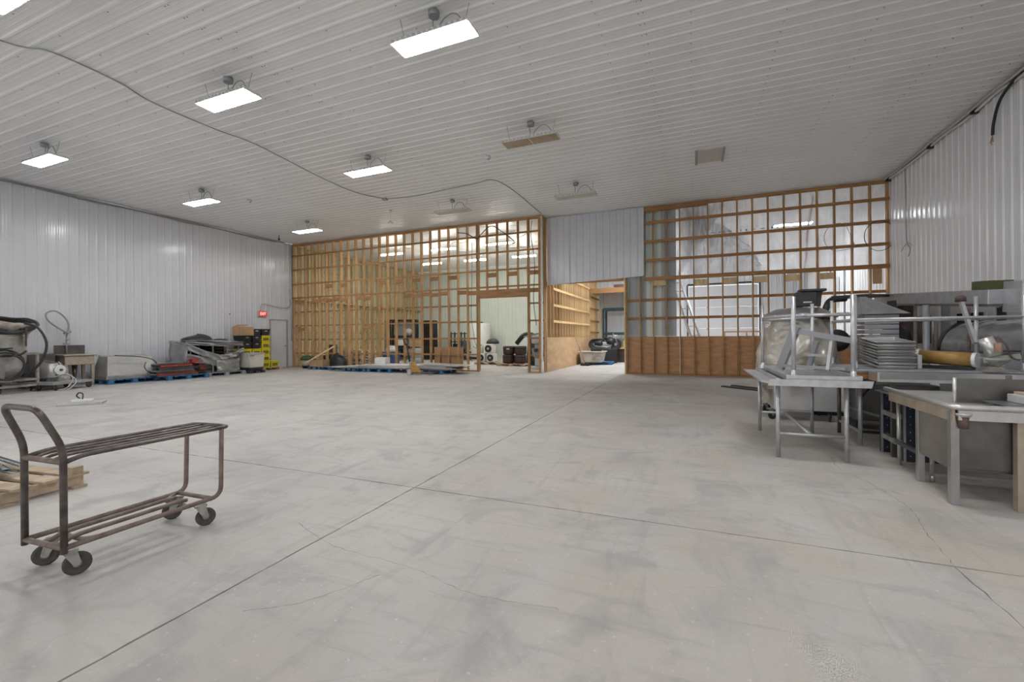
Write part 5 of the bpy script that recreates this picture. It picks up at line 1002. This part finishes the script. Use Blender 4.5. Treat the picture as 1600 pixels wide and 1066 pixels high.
obj('end_panel', MB().box(3.60,4.12,8.02,8.05,1.056,1.44), 'black', wr2)
obj('side_arc', MB().tube([(3.215+.37*(1-math.cos(q*PI/20)),8.07,1.06+.41*math.sin(q*PI/20)) for q in range(11)],.018,8), 'black', wr2)
fr_ = thing('tube_stand', 'grey rectangular steel frame standing at the right photo edge', 'frame', (0,0,0))
obj('upright', MB().box(3.02,3.06,5.74,5.78,.0,1.48), 'alu_flat', fr_); obj('upright', MB().box(3.10,3.135,5.80,5.835,1.48,2.0), 'alu', fr_)
obj('cross_bar', MB().bar((3.02,5.80,1.465),(3.75,5.74,1.50),.04,.035), 'alu', fr_); obj('top_panel', MB().box(3.14,3.7,5.81,5.82,1.50,1.56), 'grey_l', fr_)
gb = thing('grey_wrapped_stack', 'grey stack of trays under a peaked film sheet behind the tables', 'tray stack', (2.62,8.5,0))
for k in range(12): obj('tray', MB().box(-.20,.22,-.25,.25,.70+.075*k,.765+.075*k), 'grey', gb, bevel=.004)
obj('lower_cabinet', MB().box(-.22,.24,-.28,.28,.0,.695), 'steel_d', gb)
obj('film_peak', MB().hexa([(-.24,-.3,1.60),(.34,-.3,1.60),(.34,.3,1.60),(-.24,.3,1.60),(-.22,-.1,1.88),(-.14,-.1,1.88),(-.14,.1,1.88),(-.22,.1,1.88)]), 'wrap', gb)
em = thing('exercise_machine', 'black machine with curved arm and round pad behind the tables', 'exercise machine', (0,0,0))
obj('curved_arm', MB().tube(smooth_path([(1.88,8.4,1.15),(1.93,8.45,1.5),(2.0,8.5,1.75),(2.1,8.6,1.86),(2.3,8.7,1.88)]),.05,10), 'black', em); obj('lower_arm', MB().bar((2.02,8.5,1.6),(1.80,8.35,1.02),.05,.06), 'black', em); obj('pad', MB().lathe([(.0,-.05),(.16,-.05),(.18,0),(.16,.05),(0,.05)],(0,0,0),20,Matrix.Translation((2.12,8.45,1.2)) @ Matrix.Rotation(PI/2,4,'X')), 'black', em)
obj('base_post', MB().box(1.98,2.06,8.5,8.58,0,1.2), 'black', em); obj('base_foot', MB().box(1.8,2.4,8.45,8.6,0,.06), 'black', em)
st = thing('padded_stool', 'black padded seat with upright strap right of the tray stack', 'seat', (3.10,9.15,0)); obj('pad', MB().lathe([(.0,1.05),(.18,1.06),(.22,1.2),(.18,1.36),(.08,1.44),(0,1.45)],(0,0,0),18), 'black', st); obj('strap', MB().bar((0,0,1.4),(-.05,0,1.85),.12,.03), 'black', st); obj('tag', MB().box(-.05,.03,-.022,-.017,1.6,1.66), 'grey_l', st); obj('stem', MB().cyl((0,0,0),(0,0,1.05),.04,10), 'black', st)
obj('foot', MB().lathe([(.2,0),(.2,.03),(.05,.06)],(0,0,0),16), 'black', st)
fk = thing('floor_forks', 'two flat black steel forks lying on the floor before the plywood', 'forks', (1.25,12.0,0), -.75)
obj('fork', MB().box(-.6,.6,-.25,-.10,0,.03), 'black', fk); obj('fork', MB().box(-.6,.6,.10,.25,0,.03), 'black', fk); obj('crossbar', MB().box(.5,.6,-.10,.10,0,.04), 'black', fk)
dcb = thing('dark_machine_base', 'low dark machine base in the shadow under the wooden edge table', 'machine', (2.45,7.6,0)); obj('body', MB().box(-.4,.5,-.25,.25,.12,.62), 'steel_d', dcb, bevel=.02); obj('skid', MB().bar((-.5,-.3,.3),(.2,-.3,.1),.04,.03), 'zinc', dcb)
for a in (-.35,.45): obj('foot', MB().box(a-.03,a+.03,-.2,.2,0,.12), 'black', dcb)
